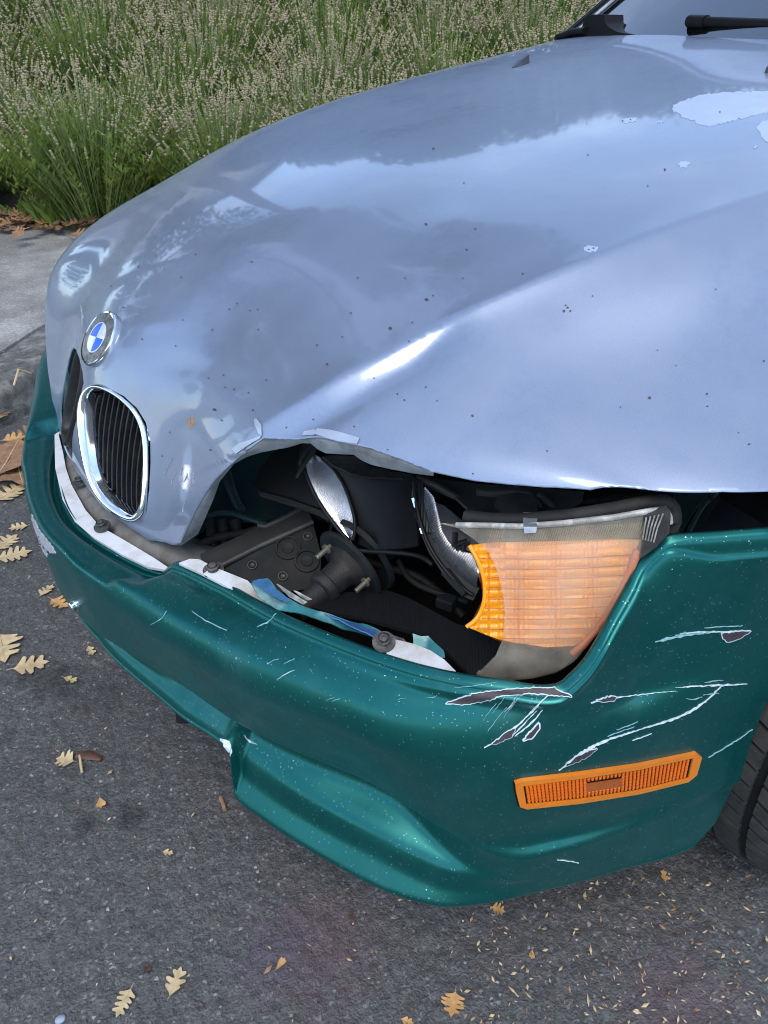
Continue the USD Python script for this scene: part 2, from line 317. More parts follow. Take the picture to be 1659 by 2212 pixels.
def section(t):
    """Control points (offset, height) of the bumper's section at outline position t >= 0 (arrays)."""
    dt, zt = ev(r_top, t); dc, zc = ev(r_cre, t); dm, zm = ev(r_mb, t); dl, zl = ev(r_lip, t)
    sh = 1 - smooth01(t, Ty(.238), Ty(.262))                      # 1 in the recess under the grilles
    fl = smooth01(t, Ty(.60), Tx(-.33))                           # 1 where the lower face runs through without a recess
    lo = smooth01(t, Ty(.405), Ty(.43))                           # 1 where the air duct is
    f1 = smooth01(t, Ty(.61), Ty(.73))                           # the duct ends here, the lip below runs further
    z = lambda a, b, w: a * (1 - w) + b * w
    wd = dc - dt
    fair = smooth01(t, Tx(-.30), Tx(-.42))                        # the wing piece behind the headlight
    lipf = smooth01(t, Tx(-.395), Tx(-.45)); C = []
    C.append((dt - .006, zt - .006)); C.append((dt - .004, zt - .0015)); C.append((dt, zt)); C.append((dt + .001, zt))
    C.append((dt + .008, zt - .004)); C.append((dt + .009, zt - .009 - .012 * lipf)); C.append((dt + .014, zt - .012 - .012 * lipf))
    rise = zt - zc
    C.append((z(dt + (.38 + .12 * fair) * wd, dt + .35 * wd, sh), z(z(zc + .66 * rise, zc + .72 * rise, fair), zc - .001, sh)))
    C.append((z(dc - np.minimum(.030, .38 * wd), dt + .75 * wd, sh), z(zc + np.minimum(.034, .45 * rise + .004), zc + .001, sh)))
    C.append((z(dc - np.minimum(.010, .14 * wd), dc - .006, sh), z(zc + .017, zc + .003, sh)))
    C.append((dc, zc - .002)); C.append((dc + .002, zc - .020))
    fd = lambda f: z(dc * (1 - f) + dm * f, dc + (dl - dc) * f * f, fl)      # face
    C.append((fd(.45) + .003 * (1 - fl), z(zc * .55 + zm * .45, zc * .62 + zl * .38, fl)))
    C.append((fd(.90), z(zm + .014, zc * .45 + zl * .55, fl))); C.append((fd(1.0), z(zm, zc * .38 + zl * .62, fl)))
    face = lambda q: (dc + (dl - dc) * q ** 1.6, zc * (1 - q) + zl * q)
    def K(nd, nz, fd_, fz_, q, f):                                 # notch shape (centre, duct) blended to the plain face
        a, b = face(q); C.append((z(z(nd, fd_, lo), a, f), z(z(nz, fz_, lo), b, f)))
    K(dm - .012, zm - .004, dm - .014, zm - .003, .66, f1)
    K(dm - .020, zm - .010, dm - .030, zm - .008, .70, f1)
    K(dm - .018, zm - .020, dm - .034, zm - .026, .75, f1)
    K(dl - .014, zm - .030, dm - .034, zl + .088, .80, f1)
    K(dl - .006, zl + .022, dl - .030, zl + .072, .84, f1)
    K(dl - .003, zl + .016, dl - .022, zl + .056, .87, np.maximum(f1 * .85, fl))
    K(dl - .002, zl + .012, dl - .019, zl + .036, .92, np.maximum(f1 * .6, fl))
    K(dl - .001, zl + .010, dl - .007, zl + .020, .95, np.maximum(f1 * .3, fl))
    C.append((dl + .001, zl + .008)); C.append((dl - .003, zl)); C.append((dl - .02, zl - .003)); C.append((dl - .09, zl + .03)); C.append((dl - .12, zl + .06))
    return np.array([np.broadcast_arrays(a, b) for a, b in C])     # K, 2, n
def bumper_surface(t, n=2):
    C = section(np.abs(t)); C = chaikin(C, n)                        # K', 2, n
    p, nn = base_n(t)
    return np.concatenate([(p[None] + C[:, 0, :, None] * nn[None]), C[:, 1, :, None]], -1)
E_UP, E_LO = Tx(-.66), Tx(-.541)
ts = np.unique(np.r_[np.linspace(-Tx(-.66), -.45, 60), np.linspace(-.45, Ty(.22), 120), np.linspace(Ty(.22), Ty(.45), 90), np.linspace(Ty(.45), E_UP, 150)])
BS = bumper_surface(ts)
# wheel arch: the trailing edge stands upright below the flare
def arch(S, t):
    S = S.copy()
    for sgn in (1, -1):
        i0 = np.argmin(np.abs(t - sgn * Tx(-.40))); idx = np.arange(i0, len(t)) if sgn > 0 else np.arange(i0, -1, -1)
        seg = S[:, idx]; x = seg[:, -1, 0]; z = seg[:, -1, 2]
        xe = np.interp(z, [.15, .21, .24, .31, .35, .41, .45, .50, .56, .62], [-.50, -.513, -.541, -.556, -.558, -.560, -.562, -.566, -.59, -.66])
        f = (seg[:, 0, 0] - xe) / (seg[:, 0, 0] - x)
        q = np.linspace(0, 1, len(idx)); src = np.clip(q[None] * f[:, None], 0, 1) * (len(idx) - 1)
        lo = np.minimum(src.astype(int), len(idx) - 2); w = (src - lo)[..., None]; r = np.arange(S.shape[0])[:, None]
        S[:, idx] = seg[r, lo] * (1 - w) + seg[r, lo + 1] * w
    return S
BS = arch(BS, ts)
bv, bf = grid(BS); bf = facing(bv, bf)
hit_bumper = Hitter(bv, bf)
back = -hit_bumper.n * .0035
bumper = obj('bumper', thicken(bv, bf, back if (hit_bumper.n * (CAM - bv)).sum() > 0 else -back), M_green, car, smooth=40, label='scuffed metallic green front bumper cover with scratches and chipped paint')
# --- bonnet: one smooth skin through control lines, cut out along its edges
LN = [  # lines from the middle outwards, each from the lower front to the windscreen: (x, y, z)
    [(-.022, 0, .44), (-.015, 0, .50), (-.022, 0, .56), (-.050, 0, .63), (-.083, 0, .685), (-.17, 0, .765), (-.30, 0, .828), (-.50, 0, .883), (-.80, 0, .938), (-1.10, 0, .990), (-1.45, 0, 1.041)],
    [(-.030, .095, .44), (-.038, .095, .50), (-.055, .095, .56), (-.080, .095, .62), (-.112, .10, .680), (-.19, .11, .757), (-.31, .13, .820), (-.50, .15, .880), (-.79, .17, .937), (-1.09, .18, .990), (-1.45, .19, 1.041)],
    [(-.072, .20, .44), (-.086, .20, .50), (-.104, .20, .56), (-.127, .20, .62), (-.155, .205, .678), (-.225, .225, .746), (-.33, .26, .806), (-.50, .30, .868), (-.76, .34, .928), (-1.06, .36, .986), (-1.45, .38, 1.041)],
    [(-.090, .345, .44), (-.094, .348, .50), (-.104, .352, .56), (-.126, .360, .62), (-.163, .369, .678), (-.245, .414, .737), (-.36, .450, .793), (-.501, .509, .850), (-.70, .565, .902), (-1.0, .605, .960), (-1.45, .63, 1.037)],
    [(-.170, .52, .44), (-.175, .52, .50), (-.185, .52, .56), (-.205, .52, .62), (-.245, .525, .683), (-.315, .55, .729), (-.42, .588, .768), (-.55, .632, .806), (-.73, .672, .848), (-1.0, .705, .900), (-1.45, .73, .99)],
    [(-.27, .655, .44), (-.275, .655, .50), (-.285, .655, .56), (-.30, .655, .62), (-.335, .658, .695), (-.39, .700, .712), (-.475, .757, .722), (-.60, .785, .735), (-.76, .795, .76), (-1.0, .80, .80), (-1.45, .81, .87)],
    [(-.36, .72, .42), (-.365, .72, .48), (-.37, .72, .53), (-.38, .722, .58), (-.40, .725, .62), (-.44, .755, .64), (-.505, .788, .645), (-.62, .80, .65), (-.77, .805, .66), (-1.0, .81, .69), (-1.45, .82, .74)]]
LN = np.array(LN); NL, NR = LN.shape[:2]
LR = LN.copy(); LR[..., 1] = -(LR[..., 1] + np.array([.10, .10, .10, .10, .10, .10, .10, .09, .08, .06, .05]) * (1 - np.exp(-LR[..., 1] / .12)) + .06 * smooth01(LR[..., 1], .08, .36) * np.array([1, 1, 1, 1, 1, .8, .35, .1, 0, 0, 0]))      # the far corner stands a little further out
LR[..., 0] += np.array([0, .022, .050, .055, .05, .03, .02])[:, None] * np.array([1, 1, 1, 1, .9, .6, .3, .1, 0, 0, 0])
net = np.concatenate([LR[:0:-1], LN], 0)
us = np.arange(-(NL - 1), NL); vs = np.arange(NR)
HS = [RectBivariateSpline(us, vs, net[..., k], kx=3, ky=3, s=[.0004, .0004, .0002][k]) for k in range(3)]
def hood_raw(u, v): return np.stack([s.ev(u, v) for s in HS], -1)
ridge_px = np.array([(520, 962), (560, 930), (640, 880), (740, 820), (850, 765), (980, 690), (1100, 640), (1200, 598), (1300, 560), (1400, 520), (1500, 485), (1650, 435), (1760, 400), (2000, 330)], float)
dent_px = np.array([(585, 950), (640, 925), (720, 880), (800, 830), (880, 785), (960, 720), (1015, 655)], float)
def line_dist(q, L):
    """Signed distance from a polyline (below positive) and position along it."""
    best = np.full(len(q), 1e9); sg = np.zeros(len(q)); al = np.zeros(len(q)); s0 = 0
    for a, b in zip(L[:-1], L[1:]):
        d = b - a; ln = np.linalg.norm(d); t = np.clip(((q - a) @ d) / ln ** 2, 0, 1); w = q - (a + t[:, None] * d); r = np.linalg.norm(w, axis=1)
        c = d[0] * w[:, 1] - d[1] * w[:, 0]; m = r < best; best[m] = r[m]; sg[m] = np.sign(c[m]); al[m] = s0 + t[m] * ln; s0 += ln
    return best * sg, al / s0
def hood_dents(P, q, u):
    """Displacement along the normal: the crown crease, the long dent below it, ripples of the bent nose."""
    r, a = line_dist(q, ridge_px); on = (u > .3)
    h = .0042 * np.exp(-np.abs(r / np.interp(a, [0, .3, 1], [28.0, 28.0, 46.0])) ** 1.25) * on * np.interp(a, [0, .03, .3, 1], [0.2, 1.2, 1.5, 2.2])
    r, a = line_dist(q, dent_px)
    h -= .0062 * np.exp(-(r / 34.0) ** 2) * np.interp(a, [0, .1, .75, 1], [.6, 1.0, .9, 0]) * on
    h -= .003 * np.exp(-((r - 60) / 70.0) ** 2) * np.interp(a, [0, .1, .8, 1], [.8, 1.0, .6, 0]) * on
    for x, y, sx, sy, k in ((390, 790, 60, 30, -.0028), (520, 830, 45, 30, -.0022), (330, 700, 50, 18, .0016), (465, 905, 40, 35, -.0016), (300, 800, 22, 60, .0012), (880, 450, 130, 60, -.0025), (985, 470, 60, 30, .0012), (420, 960, 40, 60, .0014), (300, 660, 40, 12, -.0012)):
        h += k * np.exp(-((q[:, 0] - x) / sx) ** 2 - ((q[:, 1] - y) / sy) ** 2) * (u > -.8)
    h += .0022 * (meshkit.fbm(P * [11, 11, 11], 3, 5) - .5) * np.exp(-((q[:, 0] - 430) / 300) ** 2 - ((q[:, 1] - 780) / 170) ** 2)
    return h
gu, gv = np.meshgrid(np.linspace(-1.2, 6, 260), np.linspace(0, 10, 300), indexing='ij')
hg = hood_raw(gu, gv); gv_, gf_ = grid(hg)
hit_raw = Hitter(gv_, facing(gv_, gf_), np.stack([gu.ravel(), gv.ravel()], -1))
to_uv = lambda px: hit_raw(px)[2]
skin_px = [(374, 1178), (390, 1173), (410, 1129), (433, 1083), (463, 1037), (496, 1003), (529, 976), (549, 962), (567, 947), (600, 946), (640, 945), (659, 942), (683, 942), (706, 947), (730, 954), (766, 960), (794, 966), (817, 975), (860, 990), (905, 1008), (935, 1020), (1024, 1039), (1100, 1047), (1176, 1053), (1276, 1059), (1428, 1061), (1560, 1062), (1659, 1061)]
edge_uv = to_uv(skin_px)
low_uv = np.array([(0, .28), (.6, .28), (1.2, .20), (1.7, .12)])
side_u = edge_uv[-1, 0]
left_uv = np.vstack([low_uv, edge_uv, [(side_u, 7.2), (5.1, 8.0), (5.1, 9.0), (5.05, 10.0)]])
good_edge = np.array([(1.95, .12), (2.25, .5), (2.45, 1.2), (2.62, 2.2), (2.85, 3.2), (3.2, 3.75), (3.8, 4.0), (4.4, 4.1), (4.9, 4.2), (5.0, 5.0), (5.0, 6.0), (5.05, 7.0), (5.1, 8.0), (5.1, 9.0), (5.05, 10.0)])   # the undamaged far side
right_uv = (np.vstack([low_uv[1:], good_edge]) * [-1, 1])[::-1]
def frame_pts(px, p0=(-.02, .025, .55), yaw=30, tilt=20):
    y, t = math.radians(yaw), math.radians(tilt); n = np.array([math.cos(y) * math.cos(t), math.sin(y) * math.cos(t), math.sin(t)])
    return on_plane(px, p0, n), n
kid_out = [(205, 828), (235, 832), (268, 850), (298, 877), (318, 910), (328, 950), (329, 1000), (326, 1060), (320, 1110), (308, 1127), (293, 1131), (268, 1122), (240, 1104), (216, 1080), (196, 1035), (183, 985), (174, 925), (172, 885), (179, 852), (190, 834)]
kid_in = [(211, 846), (235, 852), (262, 870), (286, 893), (301, 920), (307, 952), (308, 1000), (306, 1050), (302, 1094), (296, 1101), (285, 1098), (262, 1083), (238, 1064), (220, 1043), (207, 1008), (200, 965), (195, 920), (195, 880), (200, 856)]
kid_hole = np.array(kid_out) + (np.array(kid_out) - np.mean(kid_out, 0)) * -.045
k_uv = to_uv(kid_hole); k_uv = np.maximum(k_uv, [.12, .3])
poly = Polygon(np.vstack([left_uv, right_uv]), [k_uv, k_uv * [-1, 1]]).buffer(0)
if poly.geom_type != 'Polygon': poly = max(poly.geoms, key=lambda g: g.area)
huv, hf = fill2d(poly, .034)
hv = hood_raw(huv[:, 0], huv[:, 1]); hn = meshkit.arrays((hv, hf), True)[2]
if hn[:, 2].mean() < 0: hf = hf[:, ::-1]; hn = -hn

hv = hv + hn * hood_dents(hv, project(hv)[0], huv[:, 0])[:, None]
hit_hood = Hitter(hv, hf, huv)
hood = obj('bonnet', thicken(hv, hf, -hit_hood.n * .0016), M_silver, car, smooth=50, label='faded silver bonnet with a long dent, torn edge and stone chips')
# --- helpers for pieces seen through the opening
def plane3(anchors):
    P = np.array([at_depth(a[:2], a[2])[0] for a in anchors]); n = np.cross(P[1] - P[0], P[2] - P[0]); return P[0], n / np.linalg.norm(n)
def pl(px, anchors, thick=.003, bulge=None, step=None):
    p0, n = plane3(anchors); return plate(px, p0, n, thick, step, bulge)
def ribbed(L, R, dL, dR, ribs, amp=.0015, across=True, sub=6, n=60, bow=0.0, thick=.002):
    """A curved reflector strip between two edges seen at L and R (depths dL, dR) with ribs along (across=True) or over its length."""
    L, R = resample(L, n), resample(R, n); a = at_depth(L, np.linspace(dL[0], dL[1], n)); b = at_depth(R, np.linspace(dR[0], dR[1], n))
    m = ribs * sub if across else 12
    if not across:
        k = ribs * sub; L2 = lambda q: resample(q, k); a, b, n = L2(a), L2(b), k
    w = np.linspace(0, 1, m)[None, :, None]; P = a[:, None] * (1 - w) + b[:, None] * w
    N = np.cross(P[n // 2, -1] - P[n // 2, 0], P[-1, m // 2] - P[0, m // 2]); N /= np.linalg.norm(N); N *= np.sign(N @ (CAM - P[0, 0]))
    ph = np.arange(m)[None, :] / sub if across else np.arange(n)[:, None] / sub
    h = amp * np.abs(np.sin(ph * PI)) - bow * 4 * (w[..., 0] * (1 - w[..., 0])) + np.zeros((n, m))
    P = P + h[..., None] * N
    v, f = grid(P); return thicken(v, facing(v, f), -N * thick)
def on_hood(px, lift=0.0):
    P, N = hit_hood(px)[:2]; return P + N * lift, N
def disc_on(p, n, r, h, seg=20, taper=.8):
    return lathe([(0, h), (r * taper, h), (r, h * .5), (r, -.002), (0, -.002)], p, n, seg)

# --- folded inner flange of the bonnet edge
fl_out = [(374, 1178), (390, 1173), (410, 1129), (433, 1083), (463, 1037), (496, 1003), (529, 976), (549, 962), (567, 947), (600, 946), (640, 945), (659, 942), (683, 942), (706, 947), (730, 954), (766, 960), (794, 966), (817, 975), (860, 990), (905, 1008), (935, 1020)]
fl_in = [(392, 1178), (427, 1154), (443, 1119), (460, 1080), (474, 1040), (505, 1002), (532, 987), (560, 978), (590, 972), (620, 967), (653, 957), (671, 958), (687, 971), (703, 979), (735, 981), (764, 982), (780, 994), (802, 1004), (842, 1013), (890, 1022), (936, 1028)]
n = 120; fo, fi = resample(fl_out, n), resample(fl_in, n); Po, No = on_hood(fo, -.0017)
dep = (Po - CAM) @ fwd; Pi = at_depth(fi, dep + .014)
w = np.linspace(0, 1, 7)[None, :, None]; jag = (meshkit.fbm(np.c_[fo / 14, np.zeros(n)], 3, 3) - .5)
F = Po[:, None] * (1 - w) + Pi[:, None] * w + (np.sin(w * PI) * .003 * (1 + 1.2 * jag[:, None, None])) * -fwd
v, f = grid(F); f = facing(v, f)
obj('bonnet_flange', thicken(v, f, fwd * .0015), M_silver_under, car, smooth=60, label='grey folded inner edge of the bonnet, torn and bent')
M_flap = plain('peeled_paint', (0.30, 0.335, 0.40), .4, .4, var=.08)
for px in ([(687, 927), (715, 930), (742, 936), (778, 947), (772, 960), (735, 955), (706, 947), (679, 938)], [(503, 971), (520, 958), (539, 952), (566, 941), (563, 948), (548, 956), (530, 968), (512, 980)], [(556, 905), (566, 918), (567, 941), (562, 938), (553, 921), (551, 909)], [(655, 942), (659, 933), (683, 929), (681, 941)]):
    v, f = decal(hit_hood, px, lift=.0022, thick=-.0008); obj('paint_flap', (v, f), M_flap, car)

# --- emblem
M_ring = plain('worn_black', (.13, .13, .13), .35, .4, var=.5, scale=160, dirt=(.008, .008, .009)); M_blue = plain('emblem_blue', (.008, .08, .62), .3, var=.08); M_white = plain('emblem_silver', (.62, .64, .66), .25, .5)
ep, en = on_hood([(218, 733)]); ep, en = ep[0], en[0]
en = en + np.array([.03, .10, -.01]); en /= np.linalg.norm(en)
emb = thing('emblem', parent=car); tag(emb, 'round blue and silver emblem with its black rim worn away')
R_E = .0405
ex = np.cross([0, 0, 1.0], en); ex /= np.linalg.norm(ex); ey = np.cross(en, ex)
ez0 = ep + en * .0005
obj('backing', lathe([(0, -.004), (R_E + .001, -.004), (R_E + .001, .002), (0, .002)], ez0, en, 48), M_chrome, emb, smooth=30)
obj('chrome_ring', lathe([(R_E, 0), (R_E + .0012, .003), (R_E - .0005, .0055), (R_E - .0028, .005), (R_E - .0035, .002)], ez0, en, 64), M_chrome, emb, smooth=60)
dome = lambda r: .0045 + .0025 * (1 - (r / R_E) ** 2)
def sector(r0, r1, a0, a1, h, nr=6, na=30):
    r = np.linspace(r0, r1, nr); a = np.linspace(a0, a1, na); rr, aa = np.meshgrid(r, a, indexing='ij')
    P = ez0 + (rr * np.cos(aa))[..., None] * ex + (rr * np.sin(aa))[..., None] * ey + (dome(rr) + h)[..., None] * en
    v, f = grid(P); return thicken(v, facing(v, f), -en * .002)
obj('black_ring', sector(.0225, R_E - .0028, 0, 2 * PI, 0, 6, 72), M_ring, emb, smooth=60)
obj('silver_rim', sector(.0215, .0230, 0, 2 * PI, .0003, 2, 64), M_white, emb)
tilt_e = math.radians(6)
for k in range(4):
    obj('blue_quarter' if k in (1, 3) else 'silver_quarter', sector(.0006, .0214, tilt_e + k * PI / 2 + .02, tilt_e + (k + 1) * PI / 2 - .02, 0.0, 5, 20), M_blue if k in (1, 3) else M_white, emb, smooth=60)

# --- kidney grilles
M_slat = plain('grille_black', (.008, .008, .0085), .45, dirt=(.02, .019, .018), scale=90, spec=.25)
def grille(mirror):
    g = thing('kidney_grille', parent=car)
    S = np.array([1, 1, 1.0])
    K = np.array([kid_out, resample(kid_in + [kid_in[0]], 21)[:-1].tolist()], dtype=object)
    po, n = frame_pts(kid_out); pi, _ = frame_pts(kid_in)
    m = 72; po = chaikin(resample(po, 24, True), 2, True); pi = chaikin(resample(pi, 24, True), 2, True)
    i0 = np.argmin(np.linalg.norm(pi - po[0], axis=1)); pi = np.roll(pi, -i0, 0)
    mid = po.mean(0)
    prof = [(0, -.012), (0, .004), (.10, .0085), (.3, .0105), (.5, .0085), (.62, .003), (.8, -.006), (1, -.016), (1, -.03)]
    P = np.stack([po * (1 - a) + pi * a + n * h for a, h in prof], 0)
    def put(v):
        if not mirror: return v
        pv = np.array([-.02, -.025, .55]); a = math.radians(22); Rz = np.array([[math.cos(a), -math.sin(a), 0], [math.sin(a), math.cos(a), 0], [0, 0, 1]])
        return (v * [1, -1, 1] - pv) @ Rz.T + pv + [-.014, -.032, .004]
    v, f = grid(P, close_c=True)
    pass
    obj('chrome_frame', (put(v), f[:, ::-1] if mirror else f), M_slat if mirror else M_chrome, g, smooth=60)
    # slats: upright blades across the opening
    a = np.cross([0, 0, 1.0], n); a /= np.linalg.norm(a); b = np.cross(n, a)
    u = (pi - mid) @ a; w_ = (pi - mid) @ b; pg = Polygon(np.stack([u, w_], -1)).buffer(.002)
    for k, x in enumerate(np.linspace(u.min() + .004, u.max() - .005, 11)):
        ln = pg.intersection(LineString([(x, -1), (x, 1)]))
        if ln.is_empty: continue
        y0, y1 = ln.bounds[1], ln.bounds[3]; yy = np.linspace(y0, y1, 9)
        bow = -.006 * (1 - ((yy - (y0 + y1) / 2) / max(.01, (y1 - y0) / 2)) ** 2)
        c = mid + x * a + yy[:, None] * b + (-.016 + 0 * yy)[:, None] * n + bow[:, None] * a
        sec = [(-.0012, .006), (.0012, .006), (.0018, -.02), (-.0018, -.02)]
        P = np.stack([c + s0 * a + s1 * n for s0, s1 in sec], 1)
        v, f = grid(P, close_c=True); obj('slat', (put(v), f[:, ::-1] if mirror else f), M_slat, g)
    q, f = fill2d(pg, .01); v = mid + q[:, :1] * a + q[:, 1:] * b - n * .045
    v, f = thicken(v, f, -n * .003); obj('backing', (put(v), f), M_black, g)
    return g
grille(False); grille(True)

# --- carrier strip, beam and clips between bonnet and bumper
white_l = [(117, 880), (118, 944), (119, 1010), (135, 1079), (161, 1126), (202, 1161), (262, 1197), (318, 1224), (366, 1232), (364, 1226), (331, 1204), (281, 1174), (231, 1145), (208, 1128), (185, 1102), (165, 1066), (154, 1046), (142, 1010), (136, 977), (127, 941), (133, 912), (146, 884), (140, 872)]
v, f = plate(white_l, (0, 0, .4415), (0.1, 0, 1), .004); obj('carrier_strip', (v, f), M_foam, car, label='white plastic strip along the recess below the grilles')
white_r = [(386, 1216), (397, 1212), (410, 1207), (430, 1208), (463, 1225), (513, 1245), (535, 1254), (563, 1284), (592, 1311), (620, 1330), (600, 1330), (549, 1300), (479, 1261), (430, 1236)]
v, f = plate(white_r, (-.09, .38, .4815), (0.12, .10, 1), .004); obj('carrier_strip', (v, f), M_foam, car, label='white plastic strip left of the broken headlight')
v, f = plate([(838, 1378), (866, 1384), (895, 1391), (930, 1405), (960, 1425), (985, 1450), (930, 1446), (880, 1432), (835, 1412)], (-.2, .60, .514), (0.15, .1, 1), .004); obj('carrier_strip', (v, f), M_foam, car, label='short dirty white strip under the torn corner')
beam_c = onz([(128, 930), (150, 1000), (168, 1050), (205, 1100), (255, 1145), (310, 1178), (365, 1203), (410, 1222)], .425) + np.array([-.018, 0, 0])
beam_c = np.vstack([[-.14, -.40, .425], [-.09, -.30, .425], beam_c[1:], [-.14, .34, .43]])
beam_c = chaikin(resample(beam_c, 12), 2)
obj('bumper_beam', tube(beam_c, .034, 14, flat=.55), M_beam, car, smooth=60, label='dusty grey beam behind the white strip')
M_clip = plain('clip_rubber', (.025, .024, .023), .6, dirt=(.10, .09, .08), scale=200)
def clip(px, z, r=.011, tilt=(0, 0, 1)):
    p = onz([px], z)[0]
    obj('push_pin', cat(lathe([(0, .004), (r * .5, .004), (r * .55, .0015), (r, .0015), (r, -.001), (0, -.001)], p, tilt, 20), lathe([(0, .011), (r * .35, .010), (r * .38, .003), (0, .003)], p, tilt, 12), lathe([(r * .5, .006), (r * .62, .0075), (r * .5, .009)], p, tilt, 12)), M_clip, car, smooth=40)
clip((172, 1043), .447); clip((221, 1137), .447, .012, (.2, .1, 1)); clip((461, 1232), .486, .013, (.1, .15, 1)); clip((829, 1387), .519, .012, (.2, .3, 1))
p, nn_ = hit_bumper([(163, 1307)])[:2]
obj('tow_bolt', lathe([(0, .009), (.006, .0085), (.0075, .007), (.0075, .002), (.011, .0015), (.011, -.002)], p[0], nn_[0] * .6 + np.array([.5, .2, 0]), 24), M_chrome, car, smooth=40)
# --- left headlight: what is left of it
M_bezel = plain('satin_black', (.003, .003, .0033), .46, bump=.05, bscale=700, spec=.22)
M_rib_black = mat('ribbed_black', {'g': ('geometry', {}), 'w': ('wave_texture', {'wave_type': 'bands', 'bands_direction': 'x', 'scale': 95.0}), 'mp': ('mapping', {'rotation': (0, 0, 0.6)}), 'b': ('bump', {'strength': 0.4, 'distance': 0.0012}), 'p': ('principled_bsdf', {'base_color': (.006, .006, .0065), 'roughness': .42, 'specular_ior_level': .35})},
                  [('g.position', 'mp.vector'), ('mp.vector', 'w.vector'), ('w.fac', 'b.height'), ('b.normal', 'p.normal')])
M_amber = mat('amber_plastic', {'p': ('principled_bsdf', {'base_color': (.84, .34, .014), 'roughness': .15, 'specular_ior_level': .6, 'coat_weight': .5}), 't': ('translucent_bsdf', {'color': (1.0, .40, .015)}), 'm': ('mix_closure', {'fac': .25})},
              [('p.BSDF', 'm.closure1'), ('t.BSDF', 'm.closure2')], surface='m.closure')
M_lens = mat('hazed_lens', {'g': ('geometry', {}), 'n': ('noise_texture', {'scale': 28.0, 'detail': 6.0, 'roughness': .65}), 'r': ('map_range', {'from_min': .3, 'from_max': .7, 'to_min': .08, 'to_max': .25}),
              'd': ('principled_bsdf', {'base_color': (.56, .49, .38), 'roughness': .4, 'coat_weight': .6, 'coat_roughness': .08}), 'tl': ('translucent_bsdf', {'color': (.9, .78, .58)}), 'md': ('mix_closure', {'fac': .35}),
              'gl': ('refraction_bsdf', {'color': (1, .96, .9), 'roughness': .11, 'IOR': 1.02}), 'm': ('mix_closure', {})},
             [('g.position', 'n.vector'), ('n.fac', 'r.value'), ('d.BSDF', 'md.closure1'), ('tl.BSDF', 'md.closure2'), ('r.result', 'm.fac'), ('gl.BSDF', 'm.closure1'), ('md.closure', 'm.closure2')], surface='m.closure')
M_rim = plain('lens_edge', (.20, .19, .17), .35, dirt=(.5, .47, .42), scale=150)
M_housing = plain('dusty_housing', (.014, .013, .012), .6, dirt=(.045, .040, .034), scale=28)
M_rubber = plain('seal_rubber', (.007, .0066, .006), .7, dirt=(.02, .018, .016), scale=60, spec=.25)
M_teal = plain('inner_wing_paint', (.006, .035, .036), .4, .2, dirt=(.03, .04, .038), scale=25)
M_rust = plain('rusty_steel', (.011, .0105, .010), .65, .3, dirt=(.024, .015, .011), scale=60, var=.4, bump=.4, bscale=300)
M_box = plain('dusty_plastic', (.022, .0205, .019), .6, dirt=(.055, .048, .04), scale=22)
hl = thing('headlight', parent=car); tag(hl, 'broken left headlight with its remaining hazed lens over an amber indicator')

lens_px = [(949, 1131), (1024, 1136), (1125, 1139), (1226, 1131), (1327, 1119), (1392, 1108), (1398, 1122), (1392, 1160), (1382, 1207), (1357, 1262), (1317, 1333), (1276, 1388), (1241, 1429), (1201, 1454), (1150, 1466), (1075, 1473), (1029, 1474), (1024, 1464), (1004, 1463), (1040, 1449), (1070, 1419), (1085, 1383), (1090, 1323), (1082, 1262), (1070, 1222), (1055, 1192), (1019, 1162), (989, 1141)]
q, f = fill2d(Polygon(lens_px), 9.0); Pl, Nl = hit_raw(q)[:2]; Nl = np.where(Nl @ np.array([.6, .8, .2])[:, None] > 0, Nl, -Nl)
edge_d = np.array([Polygon(lens_px).exterior.distance(Point(*x)) for x in q])
# a shallow moulding below the upper edge, and a slight bow of the whole lens
Pl = Pl + Nl * (.006 + .006 * smooth01(edge_d, 0, 90))[:, None] - Nl * (.0035 * np.exp(-((q[:, 1] - (1172 - .028 * (q[:, 0] - 1050))) / 16) ** 2))[:, None]
Pl = at_depth(project(Pl)[0] * 0 + q, np.clip((Pl - CAM) @ fwd, 0, None))
hit_lens = Hitter(Pl, facing(Pl, f))
v, f2 = thicken(Pl, facing(Pl, f), -Nl * .0028)
obj('outer_lens', (v, f2), M_lens, hl, smooth=50, label='hazed yellowed lens with a broken left edge')
cq = [(1390, 1110), (1438, 1104), (1449, 1116), (1446, 1151), (1418, 1182), (1383, 1207), (1391, 1160)]; qc, fc = fill2d(Polygon(cq), 8.0); Pc, Nc = hit_raw(qc)[:2]; Nc = np.where(Nc @ np.array([.6, .8, .2])[:, None] > 0, Nc, -Nc); Pc = at_depth(qc, ((Pc + Nc * .008) - CAM) @ fwd)
obj('lens_corner', thicken(Pc, facing(Pc, fc), -Nc * .01), plain('smoked_corner', (.022, .021, .020), .22, dirt=(.05, .046, .04), scale=90, coat=.4), hl, smooth=40, label='dark smoked rear corner of the lens')
for k in range(5): e = np.array([(1396 + k * 9, 1118 - k * 2), (1392 + k * 7, 1140), (1388 + k * 6, 1165 + k * 1.5)], float); obj('corner_flute', tube(at_depth(e, ((hit_raw(e)[0]) - CAM) @ fwd - .0085), .0007, 5), M_rim, hl)
